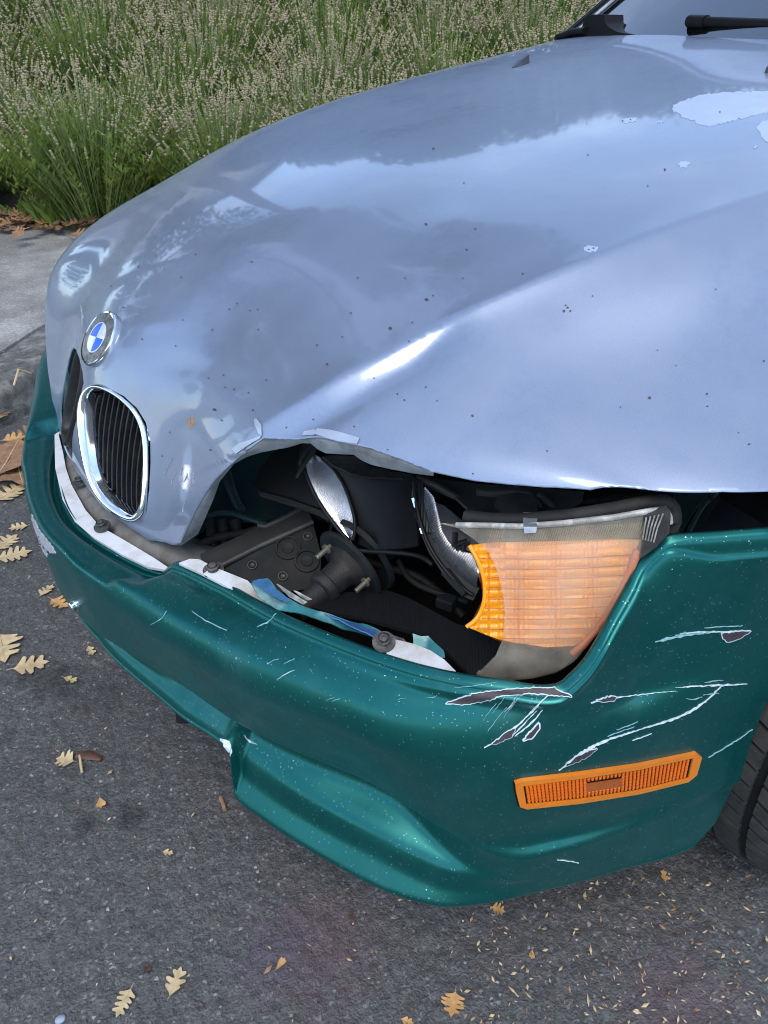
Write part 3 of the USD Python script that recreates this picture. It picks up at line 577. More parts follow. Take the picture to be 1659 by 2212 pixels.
# fine flutes moulded along the top of the lens
fl = []
for x in np.arange(1010, 1395, 5.2):
    t0 = 1141 - .06 * max(0, x - 1180) ; a = np.array([[x + 7, t0], [x, t0 + 22], [x - 7, t0 + 44 - .03 * (x - 1010)]])
    if not all(Polygon(lens_px).buffer(-3).contains(Point(*p)) for p in a): continue
    P, N = hit_lens(a); P = P + N * .0004; P = at_depth(a, (P - CAM) @ fwd); fl.append(tube(P, .0007, 5))
obj('lens_flutes', cat(*fl), M_lens, hl, smooth=True, kind='stuff')
lens_depth = lambda px: (hit_lens(px)[0] - CAM) @ fwd
# rim, rubber seal, clip
e = resample([(985, 1134), (1024, 1134), (1125, 1137), (1226, 1129), (1327, 1117), (1402, 1104), (1432, 1101), (1446, 1110), (1447, 1130)], 40); P = at_depth(e, lens_depth(np.minimum(e, [1390, 9999])) - .001 + .00012 * np.maximum(0, e[:, 0] - 1390))
obj('lens_rim', tube(P, .0028, 8), M_rim, hl, smooth=60)
e = resample([(1005, 1118), (1060, 1124), (1125, 1125), (1226, 1117), (1327, 1101), (1395, 1087), (1432, 1084), (1452, 1094), (1456, 1125), (1440, 1165)], 40); ex_ = np.clip(e, [990, 1130], [1385, 1400])
P = at_depth(e, lens_depth(ex_) + .012 + .00012 * np.maximum(0, e[:, 0] - 1390)); obj('rubber_seal', tube(P, .0075, 10), M_rubber, hl, smooth=60)
cp = at_depth(np.array([(1131, 1106), (1130, 1120), (1131, 1138), (1133, 1152)]), lens_depth([(1131, 1140)] * 4) + np.array([.016, .004, -.008, -.008])); cp2 = at_depth(np.array([(1161, 1106), (1161, 1120), (1160, 1138), (1158, 1151)]), lens_depth([(1160, 1140)] * 4) + np.array([.016, .004, -.008, -.008]))
v, f = grid(np.stack([cp, cp2], 1)); obj('retaining_clip', thicken(v, facing(v, f), fwd * .001), plain('clip_steel', (.30, .31, .32), .35, .8), hl)
# amber indicator: a body of small moulded prisms
ab = [(1014, 1178), (1060, 1172), (1150, 1170), (1250, 1168), (1330, 1164), (1382, 1166), (1352, 1250), (1312, 1325), (1275, 1372), (1240, 1395), (1180, 1398), (1081, 1383), (1040, 1367), (1008, 1354), (1030, 1338), (1043, 1313), (1048, 1288), (1047, 1256), (1039, 1226), (1027, 1200)]
q, f = fill2d(Polygon(ab), 3.2)
d0 = lens_depth(np.clip(q, [1092, 1150], [1400, 1440])) + .016 + .00004 * np.maximum(0, 1092 - q[:, 0])
cp_, rp_ = np.where(q[:, 0] < 1090, 11.0, 10.0), np.where(q[:, 0] < 1090, 19.0, 20.5)
cell = np.abs(np.sin(q[:, 0] / cp_ * PI)) ** .5 * .0024 + np.abs(np.sin((q[:, 1] + .02 * (q[:, 0] - 1000)) / rp_ * PI)) ** .5 * np.where(q[:, 0] < 1090, .0045, .0042)
v = at_depth(q, d0 - cell); v, f2 = thicken(v, facing(v, f), fwd * .004); obj('amber_lens', (v, f2), M_amber, hl, smooth=35, label='amber indicator lens of small moulded prisms')
hb = []
for y0 in (1204, 1226, 1247, 1269, 1291, 1312, 1334, 1356, 1376):
    xs = np.linspace(1010, 1385, 60); e = np.stack([xs, y0 + 7 * np.sin((xs - 1010) / 375 * PI) - .02 * (xs - 1010)], -1); e = e[contains_xy(Polygon(ab).buffer(-4), e[:, 0], e[:, 1])]
    if len(e) > 4: hb.append(tube(at_depth(e, lens_depth(np.clip(e, [1092, 1150], [1400, 1440])) + .0095 + .00004 * np.maximum(0, 1092 - e[:, 0])), .0006, 5))
e = chaikin(np.array([(1376, 1188), (1360, 1238), (1335, 1290), (1300, 1345), (1268, 1385), (1236, 1412)], float), 2); hb.append(tube(at_depth(e, lens_depth(e) + .007), .0035, 8))
obj('amber_ribs', cat(*hb), plain('amber_line', (.42, .075, .004), .25, var=.1, coat=.4), hl, smooth=True, kind='stuff')
e = np.array(ab)[list(range(13, 20)) + [0]]; P = at_depth(e, lens_depth(np.clip(e, [1092, 1150], [1400, 1440])) + .013); obj('amber_edge', tube(chaikin(P, 2), .0022, 8), M_amber, hl, smooth=60)
v, f = pl([(1020, 1185), (1150, 1195), (1372, 1186), (1312, 1330), (1240, 1398), (1081, 1387), (1012, 1355), (1045, 1290)], [(1020, 1190, .84), (1372, 1190, .845), (1090, 1390, .82)], .002); obj('indicator_reflector', (v, f), M_chrome, hl)

# reflectors and the black shroud between them
Lr = [(675, 981), (661, 995), (662, 1018), (671, 1044), (686, 1076), (702, 1101), (724, 1131), (742, 1154), (757, 1168)]
Rr = [(677, 981), (692, 989), (714, 1008), (731, 1030), (743, 1053), (755, 1087), (763, 1117), (765, 1146), (759, 1168)]
obj('reflector', ribbed(Lr, Rr, (.955, .93), (.965, .92), 15, .0022, True, 6, 60, bow=.010), M_refl, hl, smooth=35, label='narrow fluted chrome reflector')
obj('reflector_rim', tube(chaikin(at_depth(np.array(Lr) - [3, 0], np.linspace(.953, .928, 9)), 2), .0024, 8), M_bezel, hl, smooth=60)
obj('reflector_rim', tube(chaikin(at_depth(np.array(Rr)[1:] + [3, 0], np.linspace(.955, .918, 8)), 2), .0022, 8), M_bezel, hl, smooth=60)
v, f = pl([(545, 1048), (560, 1015), (588, 979), (625, 955), (680, 945), (676, 985), (664, 1005), (668, 1034), (690, 1080), (705, 1102), (660, 1088), (622, 1074), (575, 1063)], [(560, 1040, 1.0), (690, 1080, .955), (640, 960, .985)], .004); obj('shroud_panel', (v, f), M_bezel, hl)
v, f = pl([(556, 1058), (565, 1063), (622, 1077), (662, 1091), (700, 1105), (712, 1120), (705, 1122), (690, 1112), (650, 1096), (600, 1080), (560, 1068)], [(560, 1060, .99), (700, 1105, .94), (640, 1100, .955)], .006); obj('shroud_lip', (v, f), M_rubber, hl)
drum = [(730, 1010), (752, 1012), (762, 1022), (782, 1022), (878, 1018), (882, 1036), (886, 1066), (894, 1106), (905, 1146), (915, 1183), (850, 1184), (790, 1184), (762, 1172), (766, 1146), (763, 1115), (754, 1080), (744, 1050)]
p0, nd = plane3([(740, 1030, .955), (880, 1030, .90), (905, 1170, .872)])
def drum_bow(q): u = (q[:, 0] - q[:, 0].mean()) / (np.ptp(q[:, 0]) / 2); return .028 * (u ** 2) - .012
v, f = plate(drum, p0, nd, .004, .006, drum_bow); obj('shroud_drum', (v, f), M_bezel, hl, smooth=50)
e = chaikin(np.array([(776, 1189), (800, 1191), (840, 1193), (881, 1196), (905, 1201), (920, 1208), (934, 1220)], float), 2); obj('shroud_rail', tube(at_depth(e, np.linspace(.915, .86, len(e))), .0028, 8), M_bezel, hl, smooth=60)
La = [(913, 1053), (915, 1084), (923, 1119), (935, 1163), (953, 1198), (981, 1229), (1006, 1252), (1031, 1269)]
Ra = [(916, 1052), (936, 1074), (946, 1112), (955, 1149), (969, 1172), (990, 1189), (1018, 1197), (1037, 1236)]
obj('reflector', ribbed(La, Ra, (.885, .835), (.895, .85), 46, .0016, False, 6, 60, bow=.004), M_refl, hl, smooth=35, label='finely ribbed chrome ring sector')
band_o = [(890, 1030), (893, 1080), (906, 1146), (926, 1193), (955, 1237), (997, 1287), (1022, 1297), (1036, 1270), (1031, 1268), (1006, 1252), (981, 1229), (953, 1198), (935, 1163), (923, 1119), (915, 1084), (913, 1045)]
v, f = pl(band_o, [(900, 1060, .885), (940, 1200, .86), (1030, 1270, .838)], .006); obj('ring_frame', (v, f), M_bezel, hl)
v, f = pl([(953, 1240), (962, 1228), (978, 1248), (1005, 1280), (998, 1288), (975, 1265)], [(953, 1240, .85), (1005, 1280, .83), (978, 1248, .84)], .008); obj('ring_bracket', (v, f), M_dark, hl)
e = chaikin(np.array([(893, 1040), (898, 1085), (911, 1140), (931, 1188), (962, 1232), (1000, 1272), (1022, 1285)], float), 2); obj('ring_edge', tube(at_depth(e, np.linspace(.875, .832, len(e))), .0022, 8), M_bezel, hl, smooth=60)
v, f = pl([(930, 1080), (960, 1092), (1000, 1125), (1030, 1150), (1030, 1195), (975, 1178), (950, 1140), (940, 1105)], [(930, 1080, .905), (1030, 1150, .90), (975, 1185, .89)], .003, bulge=lambda q: -.6 * (q ** 2).sum(1)); obj('reflector_bowl', (v, f), M_refl, hl, smooth=60)
for a, b, r in (((983, 1150), (981, 1176), .0035), ((975, 1178), (1010, 1168), .003), ((1003, 1168), (1001, 1192), .003), ((985, 1187), (1016, 1172), .0022)):
    obj('bulb_holder', tube(at_depth(np.array([a, b], float), [.862, .86]), r, 8), M_bezel, hl, smooth=40)
for px in ([(896, 1046), (905, 1046), (907, 1070), (900, 1095), (894, 1075)], [(897, 1102), (906, 1100), (912, 1122), (907, 1130), (899, 1118)], [(911, 1140), (925, 1145), (928, 1166), (915, 1152)]):
    v, f = pl(px, [(896, 1046, .893), (925, 1166, .875), (911, 1100, .889)], .003); obj('mirror_strip', (v, f), M_chrome, hl)
v, f = pl([(899, 1038), (912, 1040), (914, 1086), (922, 1120), (930, 1150), (922, 1150), (911, 1120), (904, 1085)], [(899, 1040, .882), (912, 1040, .880), (930, 1150, .862)], .004); obj('ring_rack', (v, f), M_rib_black, hl)
# ribbed black sill below the lamp
sill = [(646, 1297), (662, 1290), (721, 1281), (800, 1276), (832, 1273), (880, 1290), (940, 1322), (987, 1348), (1010, 1352), (1082, 1380), (1092, 1400), (1060, 1430), (1022, 1457), (1010, 1452), (966, 1408), (924, 1376), (880, 1361), (781, 1334), (713, 1322), (660, 1307)]
v, f = pl(sill, [(660, 1300, .925), (832, 1276, .95), (1040, 1440, .785)], .004); obj('ribbed_sill', (v, f), M_rib_black, hl)

# --- behind and above the lamp
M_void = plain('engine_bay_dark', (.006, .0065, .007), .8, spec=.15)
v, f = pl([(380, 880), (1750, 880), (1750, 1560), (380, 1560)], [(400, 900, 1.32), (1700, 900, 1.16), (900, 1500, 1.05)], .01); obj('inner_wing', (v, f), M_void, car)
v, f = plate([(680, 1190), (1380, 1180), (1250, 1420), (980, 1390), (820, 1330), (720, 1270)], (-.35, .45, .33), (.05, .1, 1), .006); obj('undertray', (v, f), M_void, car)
v, f = pl([(440, 1010), (480, 960), (640, 940), (700, 1000), (720, 1130), (640, 1110), (560, 1125), (452, 1130), (420, 1160), (400, 1120)], [(440, 1050, 1.16), (700, 1000, 1.16), (560, 1125, 1.10)], .004); obj('inner_panel', (v, f), M_teal, car)
obj('panel_ridge', tube(at_depth(np.array([(488, 1020), (497, 1050), (510, 1085), (521, 1102)], float), [1.13, 1.12, 1.105, 1.095]), .0075, 8), M_teal, car, smooth=60)
obj('panel_lip', tube(at_depth(np.array([(445, 1118), (470, 1108), (500, 1108), (560, 1128), (600, 1140)], float), [1.09, 1.085, 1.08, 1.07, 1.06]), .004, 8), M_teal, car, smooth=60)
for x in (452, 478, 506): obj('cooler_post', tube(at_depth(np.array([(x, 1122), (x + 14, 1190)], float), 1.09), .0085, 8), M_dark, car, smooth=60)
bx = thing('air_box', parent=car); tag(bx, 'dusty black plastic box with two round plugs behind the bumper')
A = at_depth(np.array([(432, 1197), (658, 1092), (676, 1125), (470, 1226)], float), [1.02, 1.06, 1.01, .97])
v, f = grid(np.stack([np.stack([A[0], A[1]]), np.stack([A[3], A[2]])])); obj('lid', thicken(v, facing(v, f), -np.array([0, 0, .008])), M_box, bx)
obj('lid_rib', tube(at_depth(np.array([(470, 1226), (560, 1180), (676, 1127)], float), [.968, .988, 1.008]), .0035, 8), M_box, bx, smooth=60)
obj('lid_rib', tube(at_depth(np.array([(559, 1135), (572, 1138), (610, 1122), (655, 1096)], float), [1.035, 1.03, 1.04, 1.05]), .004, 8), M_box, bx, smooth=60)
fp = [(470, 1228), (560, 1182), (676, 1129), (694, 1199), (690, 1268), (610, 1280), (510, 1258)]; fa = [(470, 1228, .972), (676, 1129, 1.012), (640, 1280, .965)]
v, f = pl(fp, fa, .05); obj('body', (v, f), M_dark, bx)
p0, nf = plane3(fa); nf = nf if nf @ (CAM - p0) > 0 else -nf
for c, r in (((622, 1184), .0165), ((663, 1212), .016), ((611, 1246), .006), ((665, 1160), .006), ((545, 1222), .006)):
    p = on_plane([c], p0, nf)[0]; obj('round_plug', lathe([(0, .001), (r * .45, .002), (r * .5, -.001), (r * .8, -.001), (r * .85, .003), (r, .003), (r * 1.05, -.001)], p, nf, 28), M_box if r < .01 else M_dark, bx, smooth=40)
dp = at_depth([(752, 1224)], .955)[0]; ax = np.array([1.0, .26, -.30]); ax /= np.linalg.norm(ax)
sm = thing('bumper_mount', parent=car); tag(sm, 'rusty cylinder with a bolted round flange behind the bumper')
obj('flange', lathe([(0, 0), (.050, 0), (.052, -.002), (.052, -.005), (.049, -.007), (0, -.007)], dp, ax, 48), M_dark, sm, smooth=40)
obj('flange', lathe([(.05, -.02), (.054, -.02), (.055, -.026), (.03, -.03), (.03, -.08)], dp, ax, 48), M_dark, sm, smooth=40)
obj('cylinder', lathe([(.032, 0), (.024, .007), (.0195, .013), (.0185, .034), (.0215, .036), (.0215, .044), (.019, .047), (.0145, .048), (.014, .09), (0, .09)], dp, ax, 40), M_rust, sm, smooth=40)
for px, dz in (((701, 1190), .93), ((785, 1262), .925)):
    p = at_depth([px], dz)[0]; obj('stud', cat(lathe([(0, .013), (.0026, .013), (.0032, .012), (.0032, -.01), (0, -.01)], p, ax, 16), lathe([(0, -.002), (.0062, -.002), (.0062, -.005), (0, -.005)], p, ax, 24)), plain('zinc', (.16, .145, .11), .4, .7), sm, smooth=40)
# dark plastic above the lamp
hs = thing('lamp_housing', parent=car); tag(hs, 'dusty dark plastic lamp housing under the bonnet edge')
v, f = pl([(884, 1024), (950, 1034), (1050, 1045), (1180, 1056), (1262, 1062), (1258, 1080), (1215, 1112), (1140, 1122), (1085, 1125), (1045, 1118), (1020, 1108), (985, 1075), (940, 1055), (910, 1045)], [(900, 1030, .93), (1258, 1065, .905), (1050, 1118, .865)], .004, bulge=lambda q: .006 * (meshkit.fbm(np.c_[q * 22, q[:, :1] * 0], 3, 2) - .5)); obj('shell', (v, f), M_housing, hs, smooth=50)
for e, r, d in (([(900, 1032), (945, 1050), (985, 1074), (1030, 1090), (1075, 1100)], .004, .90), ([(1030, 1062), (1070, 1066), (1110, 1060), (1140, 1066), (1160, 1085), (1172, 1108)], .0045, .885), ([(1075, 1100), (1090, 1082), (1110, 1070)], .004, .882), ([(1160, 1068), (1185, 1085), (1200, 1105)], .004, .885)):
    obj('shell_rib', tube(at_depth(chaikin(np.array(e, float), 2), d), r, 8), M_housing, hs, smooth=60)
v, f = pl([(1068, 1092), (1080, 1072), (1130, 1066), (1155, 1080), (1163, 1108), (1110, 1118), (1085, 1115)], [(1070, 1090, .88), (1155, 1075, .882), (1110, 1118, .866)], .01, bulge=lambda q: .008 - 9 * (q ** 2).sum(1)); obj('cap', (v, f), M_housing, hs, smooth=50)
v, f = pl([(1006, 1113), (1012, 1096), (1030, 1092), (1048, 1100), (1064, 1118), (1060, 1128), (1012, 1130)], [(1006, 1113, .862), (1060, 1120, .85), (1030, 1095, .868)], .006, bulge=lambda q: .006 * (meshkit.fbm(np.c_[q * 60, q[:, :1] * 0], 3, 9) - .3)); obj('torn_foam', (v, f), M_rubber, hs)
for e in ([(680, 955), (665, 985), (650, 1012), (640, 1032)], [(668, 957), (655, 975), (646, 1005)], [(715, 985), (745, 1000), (775, 1012), (790, 1018)]):
    w_ = chaikin(np.array(e, float), 2); obj('torn_strip', tube(at_depth(w_, np.linspace(.935, .925, len(w_))), np.linspace(.008, .002, len(w_)), 8, flat=.4), M_rubber, hs, smooth=60)
v, f = pl([(695, 985), (765, 985), (800, 1006), (850, 1017), (880, 1024), (870, 1032), (800, 1030), (760, 1020), (720, 1005)], [(700, 988, .93), (870, 1028, .915), (780, 1015, .92)], .004, bulge=lambda q: .01 * (meshkit.fbm(np.c_[q * 50, q[:, :1] * 0], 3, 4) - .5)); obj('torn_strip', (v, f), M_rubber, hs)
# metal of the wing behind the lamp
v, f = pl([(1455, 1060), (1535, 1060), (1500, 1100), (1470, 1150), (1440, 1165), (1450, 1110)], [(1460, 1070, .93), (1535, 1062, .91), (1470, 1150, .86)], .003); obj('wing_bracket', (v, f), M_teal, car)
v, f = pl([(1535, 1062), (1553, 1063), (1556, 1078), (1540, 1100), (1524, 1130), (1522, 1150), (1490, 1150), (1510, 1110)], [(1540, 1065, .885), (1556, 1078, .88), (1500, 1150, .845)], .003); obj('wing_bracket', (v, f), M_dark, car)
obj('bracket_edge', tube(at_depth(np.array([(1548, 1064), (1520, 1092), (1505, 1115), (1488, 1150)], float), [.88, .868, .858, .84]), .0028, 8), M_teal, car, smooth=60)
p = at_depth([(1536, 1078)], .872)[0]; obj('bracket_rivet', disc_on(p, -fwd, .0035, .002), M_dark, car, smooth=40)
v, f = pl([(1556, 1050), (1800, 1050), (1800, 1180), (1500, 1180)], [(1560, 1060, .93), (1790, 1060, .90), (1600, 1170, .86)], .004); obj('wing_liner', (v, f), plain('liner', (.012, .014, .02), .6), car)
# torn scraps along the bumper edge
M_scrap_b = plain('blue_scrap', (.05, .14, .34), .45, .2, dirt=(.02, .10, .11), scale=30); M_scrap_g = plain('green_scrap', (.03, .16, .17), .4, .2, dirt=(.25, .33, .32), scale=50)
wav = lambda a, k, s: (lambda q: a * (meshkit.fbm(np.c_[q * k, q[:, :1] * 0], 3, s) - .5))
v, f = pl([(541, 1256), (558, 1250), (578, 1248), (598, 1272), (646, 1304), (693, 1321), (740, 1338), (781, 1346), (824, 1367), (812, 1378), (741, 1356), (662, 1327), (594, 1311), (559, 1284)], [(550, 1255, .90), (640, 1318, .868), (810, 1372, .845)], .0015, wav(.012, 40, 1), .005); obj('torn_scrap', (v, f), M_scrap_g, car, smooth=60, label='torn strip of green bumper skin folded along the edge')
v, f = pl([(545, 1254), (560, 1250), (578, 1248), (596, 1272), (630, 1298), (618, 1300), (585, 1285)], [(550, 1255, .893), (596, 1272, .886), (625, 1299, .872)], .001, wav(.004, 60, 2), .004); obj('torn_scrap', (v, f), M_scrap_b, car, smooth=60, label='small blue flap of torn skin')
v, f = pl([(700, 1325), (781, 1347), (824, 1368), (812, 1374), (790, 1366), (750, 1348)], [(700, 1326, .860), (824, 1368, .838), (760, 1345, .853)], .001, wav(.004, 60, 3), .004); obj('torn_scrap', (v, f), M_scrap_b, car, smooth=60, label='thin blue torn sliver')
v, f = pl([(892, 1369), (908, 1373), (924, 1371), (940, 1388), (959, 1406), (963, 1422), (932, 1430), (894, 1422)], [(895, 1372, .832), (955, 1405, .815), (900, 1422, .818)], .0015, lambda q: .007 * np.abs(q[:, 0] * 40 - .2) - .004, .004); obj('torn_scrap', (v, f), M_scrap_g, car, smooth=50, label='crumpled teal scrap at the corner of the lamp opening')
for px, d in (([(597, 1262), (607, 1268), (648, 1294), (662, 1302), (655, 1306), (625, 1290)], .885), ([(634, 1277), (640, 1279), (672, 1296), (660, 1297)], .88)):
    v, f = pl(px, [(*px[0], d), (*px[2], d - .012), (*px[-1], d - .002)], .0015); obj('lens_shard', (v, f), M_rim, car)
for px, d in (([(839, 1366), (850, 1372), (872, 1380), (880, 1388), (862, 1384), (846, 1380)], .835),):
    v, f = pl(px, [(*px[0], d), (*px[3], d - .01), (*px[-1], d - .004)], .0015, wav(.006, 80, 5), .003); obj('torn_scrap', (v, f), M_box, car, label='curled grey-brown scrap beside the push pin')

# cables and connectors in the bay
cb = thing('wiring', parent=car); tag(cb, 'black cables and connectors inside the lamp opening')
for e, d0, d1, r in (([(780, 1205), (830, 1225), (900, 1240), (960, 1290), (1000, 1330)], .98, .93, .005), ([(860, 1210), (880, 1250), (925, 1275), (1010, 1300)], .96, .92, .0035), ([(420, 1185), (460, 1160), (540, 1150), (560, 1140)], 1.08, 1.06, .006), ([(1080, 1080), (1150, 1075), (1220, 1085), (1320, 1078), (1420, 1072)], .93, .91, .004)):
    w_ = chaikin(np.array(e, float), 3); obj('cable', tube(at_depth(w_, np.linspace(d0, d1, len(w_))), r, 8), M_rubber, cb, smooth=60)
for px, dz, sz in (((965, 1300), .92, (.018, .022, .014)),):
    c = at_depth([px], dz)[0]; a = .5; obj('connector', box(c, sz, np.array([[math.cos(a), math.sin(a), 0], [-math.sin(a), math.cos(a), 0], [0, 0, 1]]), bev=.002), M_dark, cb)
# --- side marker
sm_px = [(1110, 1686), (1125, 1681), (1251, 1666), (1377, 1648), (1478, 1627), (1501, 1622), (1512, 1630), (1501, 1668), (1483, 1683), (1377, 1709), (1251, 1729), (1135, 1741), (1120, 1736), (1113, 1709)]
sm_in = [(1127, 1691), (1251, 1675), (1377, 1656), (1493, 1631), (1483, 1676), (1377, 1702), (1251, 1721), (1134, 1733)]
mk = thing('side_marker', parent=car); tag(mk, 'amber side marker lamp with upright ribs on the bumper corner')
def shell_decal(hit, px, lift, thick, step=4.0):
    poly = Polygon(px); q, f = fill2d(poly, step); P, N = hit(q)[:2]; N = np.broadcast_to(N.mean(0) / np.linalg.norm(N.mean(0)), P.shape)
    v = P + N * lift; return thicken(v, facing(v, f), -N * thick), N[0]
M_am2 = plain('amber_rim', (.52, .145, .008), .22, var=.06, coat=.4); M_am_in = plain('amber_deep', (.30, .032, .002), .25, var=.1, coat=.3); M_am_rib = plain('amber_rib', (.52, .095, .004), .2, var=.15, coat=.5)
(ve, fe), nm = shell_decal(hit_bumper, sm_px, .002, .012); obj('gasket', shell_decal(hit_bumper, np.array(sm_px) + (np.array(sm_px) - np.mean(sm_px, 0)) * .008 + [-1, 2], .002, .01)[0], M_black, mk)
ring = Polygon(sm_px, [sm_in]); q, f = fill2d(ring, 4.0); P = hit_bumper(q)[0]; v = P + nm * .0042; obj('rim', thicken(v, facing(v, f), -nm * .008), M_am2, mk, smooth=30)
obj('base', shell_decal(hit_bumper, sm_in, .0012, .006)[0], M_am_in, mk)
a, b, c, d = (np.array(sm_in[k], float) for k in (0, 3, 4, 7)); tops = resample(np.array(sm_in[:4]), 45)[1:-1]; bots = resample(np.array(sm_in[:3:-1]), 45)[1:-1]
rb, k = [], 0
for t0, b0 in zip(tops, bots):
    k += 1
    L = np.linspace(0, 1, 15)[1:-1, None]; e = t0 * (1 - L) + b0 * L; P = hit_bumper(e)[0] + nm * .0016; zz = (np.arange(len(P)) % 2) * .0007
    if 16 < k < 26: P = P[[0, 1, 2, 9, 10, 11, 12]]; zz = zz[:7]; rb.append(tube(P[:3] + nm * zz[:3, None], .0018, 6)); rb.append(tube(P[3:] + nm * zz[3:, None], .0018, 6))
    else: rb.append(tube(P + nm * zz[:, None], .0018, 6))
obj('ribs', cat(*rb), M_am_rib, mk, kind='stuff')
win = [(1262, 1689), (1344, 1677), (1345, 1695), (1264, 1708)]; obj('window', shell_decal(hit_bumper, win, .0032, .003)[0], plain('amber_dark', (.26, .055, .004), .15, coat=.6), mk)

# --- gouges, scrapes and chips
M_scr = plain('bare_white', (.46, .52, .56), .5, var=.3, scale=200); M_gouge = plain('bare_plastic', (.03, .022, .026), .6, var=.3, scale=150); M_scr_t = plain('scrape_teal', (.20, .36, .38), .5, var=.3, scale=150); M_peel = plain('scraped_silver', (.45, .46, .50), .35, .5, var=.3, scale=150)
def jagged(px, amp=1.4, seed=1, k=7.0):
    p = resample(np.asarray(px, float), max(20, int(Polygon(px).length / 5)), True)
    r = np.random.default_rng(seed); return p + r.normal(0, amp, p.shape)
def gouge(px, core=True, border=2.2, seed=1):
    p = Polygon(jagged(px, .9, seed)).buffer(0); o = p.buffer(border)
    if core:
        p = p if p.geom_type == 'Polygon' else max(p.geoms, key=lambda g: g.area)
        obj('gouge_edge', decal(hit_bumper, np.array(o.exterior.coords)[:-1], .0007, .001), M_scr, car); obj('gouge', decal(hit_bumper, np.array(p.exterior.coords)[:-1], .0011, .001), M_gouge, car)
    else: obj('scrape', decal(hit_bumper, np.array(o.exterior.coords)[:-1], .0007, .001), M_scr, car)
def line_scr(px, w, m=None, hit=None, name='scratch', parent=None):
    p = chaikin(np.asarray(px, float), 2); d = np.gradient(p, axis=0); nrm = np.stack([-d[:, 1], d[:, 0]], -1); nrm /= np.linalg.norm(nrm, axis=1, keepdims=True) + 1e-9
    ww = np.interp(np.linspace(0, 1, len(p)), np.linspace(0, 1, len(w)), w)[:, None] / 2 * .75
    p = resample(p, max(8, int(LineString(p).length / 5))); d = np.gradient(p, axis=0); nrm = np.stack([-d[:, 1], d[:, 0]], -1); nrm /= np.linalg.norm(nrm, axis=1, keepdims=True) + 1e-9
    rj = np.random.default_rng(int(abs(px[0][0] * 7 + px[0][1]))); ww = np.interp(np.linspace(0, 1, len(p)), np.linspace(0, 1, len(ww)), ww[:, 0])[:, None] * rj.uniform(.25, 1.35, (len(p), 1)); p = p + nrm * rj.normal(0, .5, (len(p), 1))
    obj(name, decal(hit or hit_bumper, np.vstack([p + nrm * ww, (p - nrm * ww)[::-1]]), .0008, .001), m or M_scr, parent or car)
gouge([(964, 1519), (997, 1507), (1040, 1496), (1095, 1490), (1150, 1487), (1196, 1487), (1236, 1504), (1196, 1501), (1145, 1497), (1085, 1502), (1035, 1516), (994, 1521)], border=2.0)
line_scr([(1183, 1502), (1150, 1535), (1120, 1566), (1085, 1592), (1046, 1615)], [2, 5, 4, 8, 2]); gouge([(1062, 1607), (1098, 1578), (1112, 1572), (1106, 1590), (1080, 1603)], border=1.4, seed=3)
line_scr([(1172, 1533), (1150, 1560), (1112, 1590)], [1, 4, 2]); line_scr([(1160, 1535), (1135, 1560), (1105, 1592)], [1, 3, 2])
gouge([(1132, 1598), (1150, 1576), (1165, 1562), (1163, 1575), (1150, 1592)], border=3.0, seed=4)
gouge([(1290, 1513), (1312, 1505), (1332, 1505), (1325, 1512), (1300, 1516)], border=2, seed=5); line_scr([(1276, 1518), (1300, 1511), (1340, 1505), (1387, 1499), (1460, 1492)], [3, 6, 2, 2, 1])
line_scr([(1458, 1485), (1500, 1482), (1560, 1480), (1614, 1477)], [1, 4, 6, 1])
line_scr([(1556, 1483), (1528, 1512), (1478, 1546), (1402, 1569), (1317, 1595), (1256, 1624), (1207, 1664)], [3, 6, 5, 3, 4, 9, 2]); gouge([(1222, 1652), (1250, 1630), (1290, 1616), (1270, 1632), (1240, 1648)], border=1.6, seed=6)
gouge([(1559, 1368), (1590, 1364), (1622, 1363), (1600, 1376), (1576, 1386), (1562, 1380)], border=2.0, seed=7); line_scr([(1468, 1368), (1500, 1365), (1560, 1364), (1610, 1363)], [1, 3, 3, 1])
line_scr([(1415, 1386), (1450, 1377), (1500, 1370)], [2, 9, 2], M_scr_t); line_scr([(1530, 1636), (1590, 1600), (1625, 1575)], [1, 2, 1], M_scr_t); line_scr([(1203, 1857), (1225, 1859), (1250, 1864)], [1, 2, 1], M_scr)
gouge([(478, 1597), (494, 1599), (501, 1622), (497, 1631), (488, 1616)], False, 1.0, 8); line_scr([(530, 1592), (538, 1603), (556, 1608)], [2, 5, 1]); line_scr([(527, 1588), (536, 1598), (550, 1603)], [1, 2, 1])
line_scr([(597, 1325), (580, 1345), (555, 1355)], [1, 3, 1], M_scr_t); line_scr([(415, 1320), (440, 1340), (490, 1362)], [1, 2, 2], M_scr_t); line_scr([(360, 1320), (352, 1335), (325, 1350)], [1, 3, 1], M_scr_t)
for px, s in (([(67, 1108), (74, 1122), (86, 1146), (99, 1160), (112, 1178), (122, 1197), (112, 1195), (98, 1186), (85, 1172), (72, 1148)], 11), ([(70, 1160), (84, 1172), (100, 1188), (104, 1204), (92, 1192), (78, 1178)], 12)):
    obj('scrape', decal(hit_bumper, jagged(px, 1.2, s), .0009, .001), M_peel, car)
r_ = np.random.default_rng(5)
for x0, y0, dx, dy, n_ in ((1110, 1520, -55, 70, 6), (1340, 1590, 110, -40, 4), (1500, 1490, 90, -12, 3), (1010, 1500, 140, -16, 3), (600, 1450, 50, -25, 3), (720, 1520, 60, -20, 2), (880, 1500, 70, -14, 2), (1480, 1372, 120, -8, 3)):
    for k in range(n_):
        o = r_.normal(0, 1, 2) * [22, 13]; t = r_.uniform(.25, .8); line_scr([(x0 + o[0], y0 + o[1]), (x0 + o[0] + dx * t * .5, y0 + o[1] + dy * t * .5 + r_.normal(0, 2)), (x0 + o[0] + dx * t, y0 + o[1] + dy * t)], [.6, 1.6, .5], M_scr_t if r_.random() < .7 else M_scr)
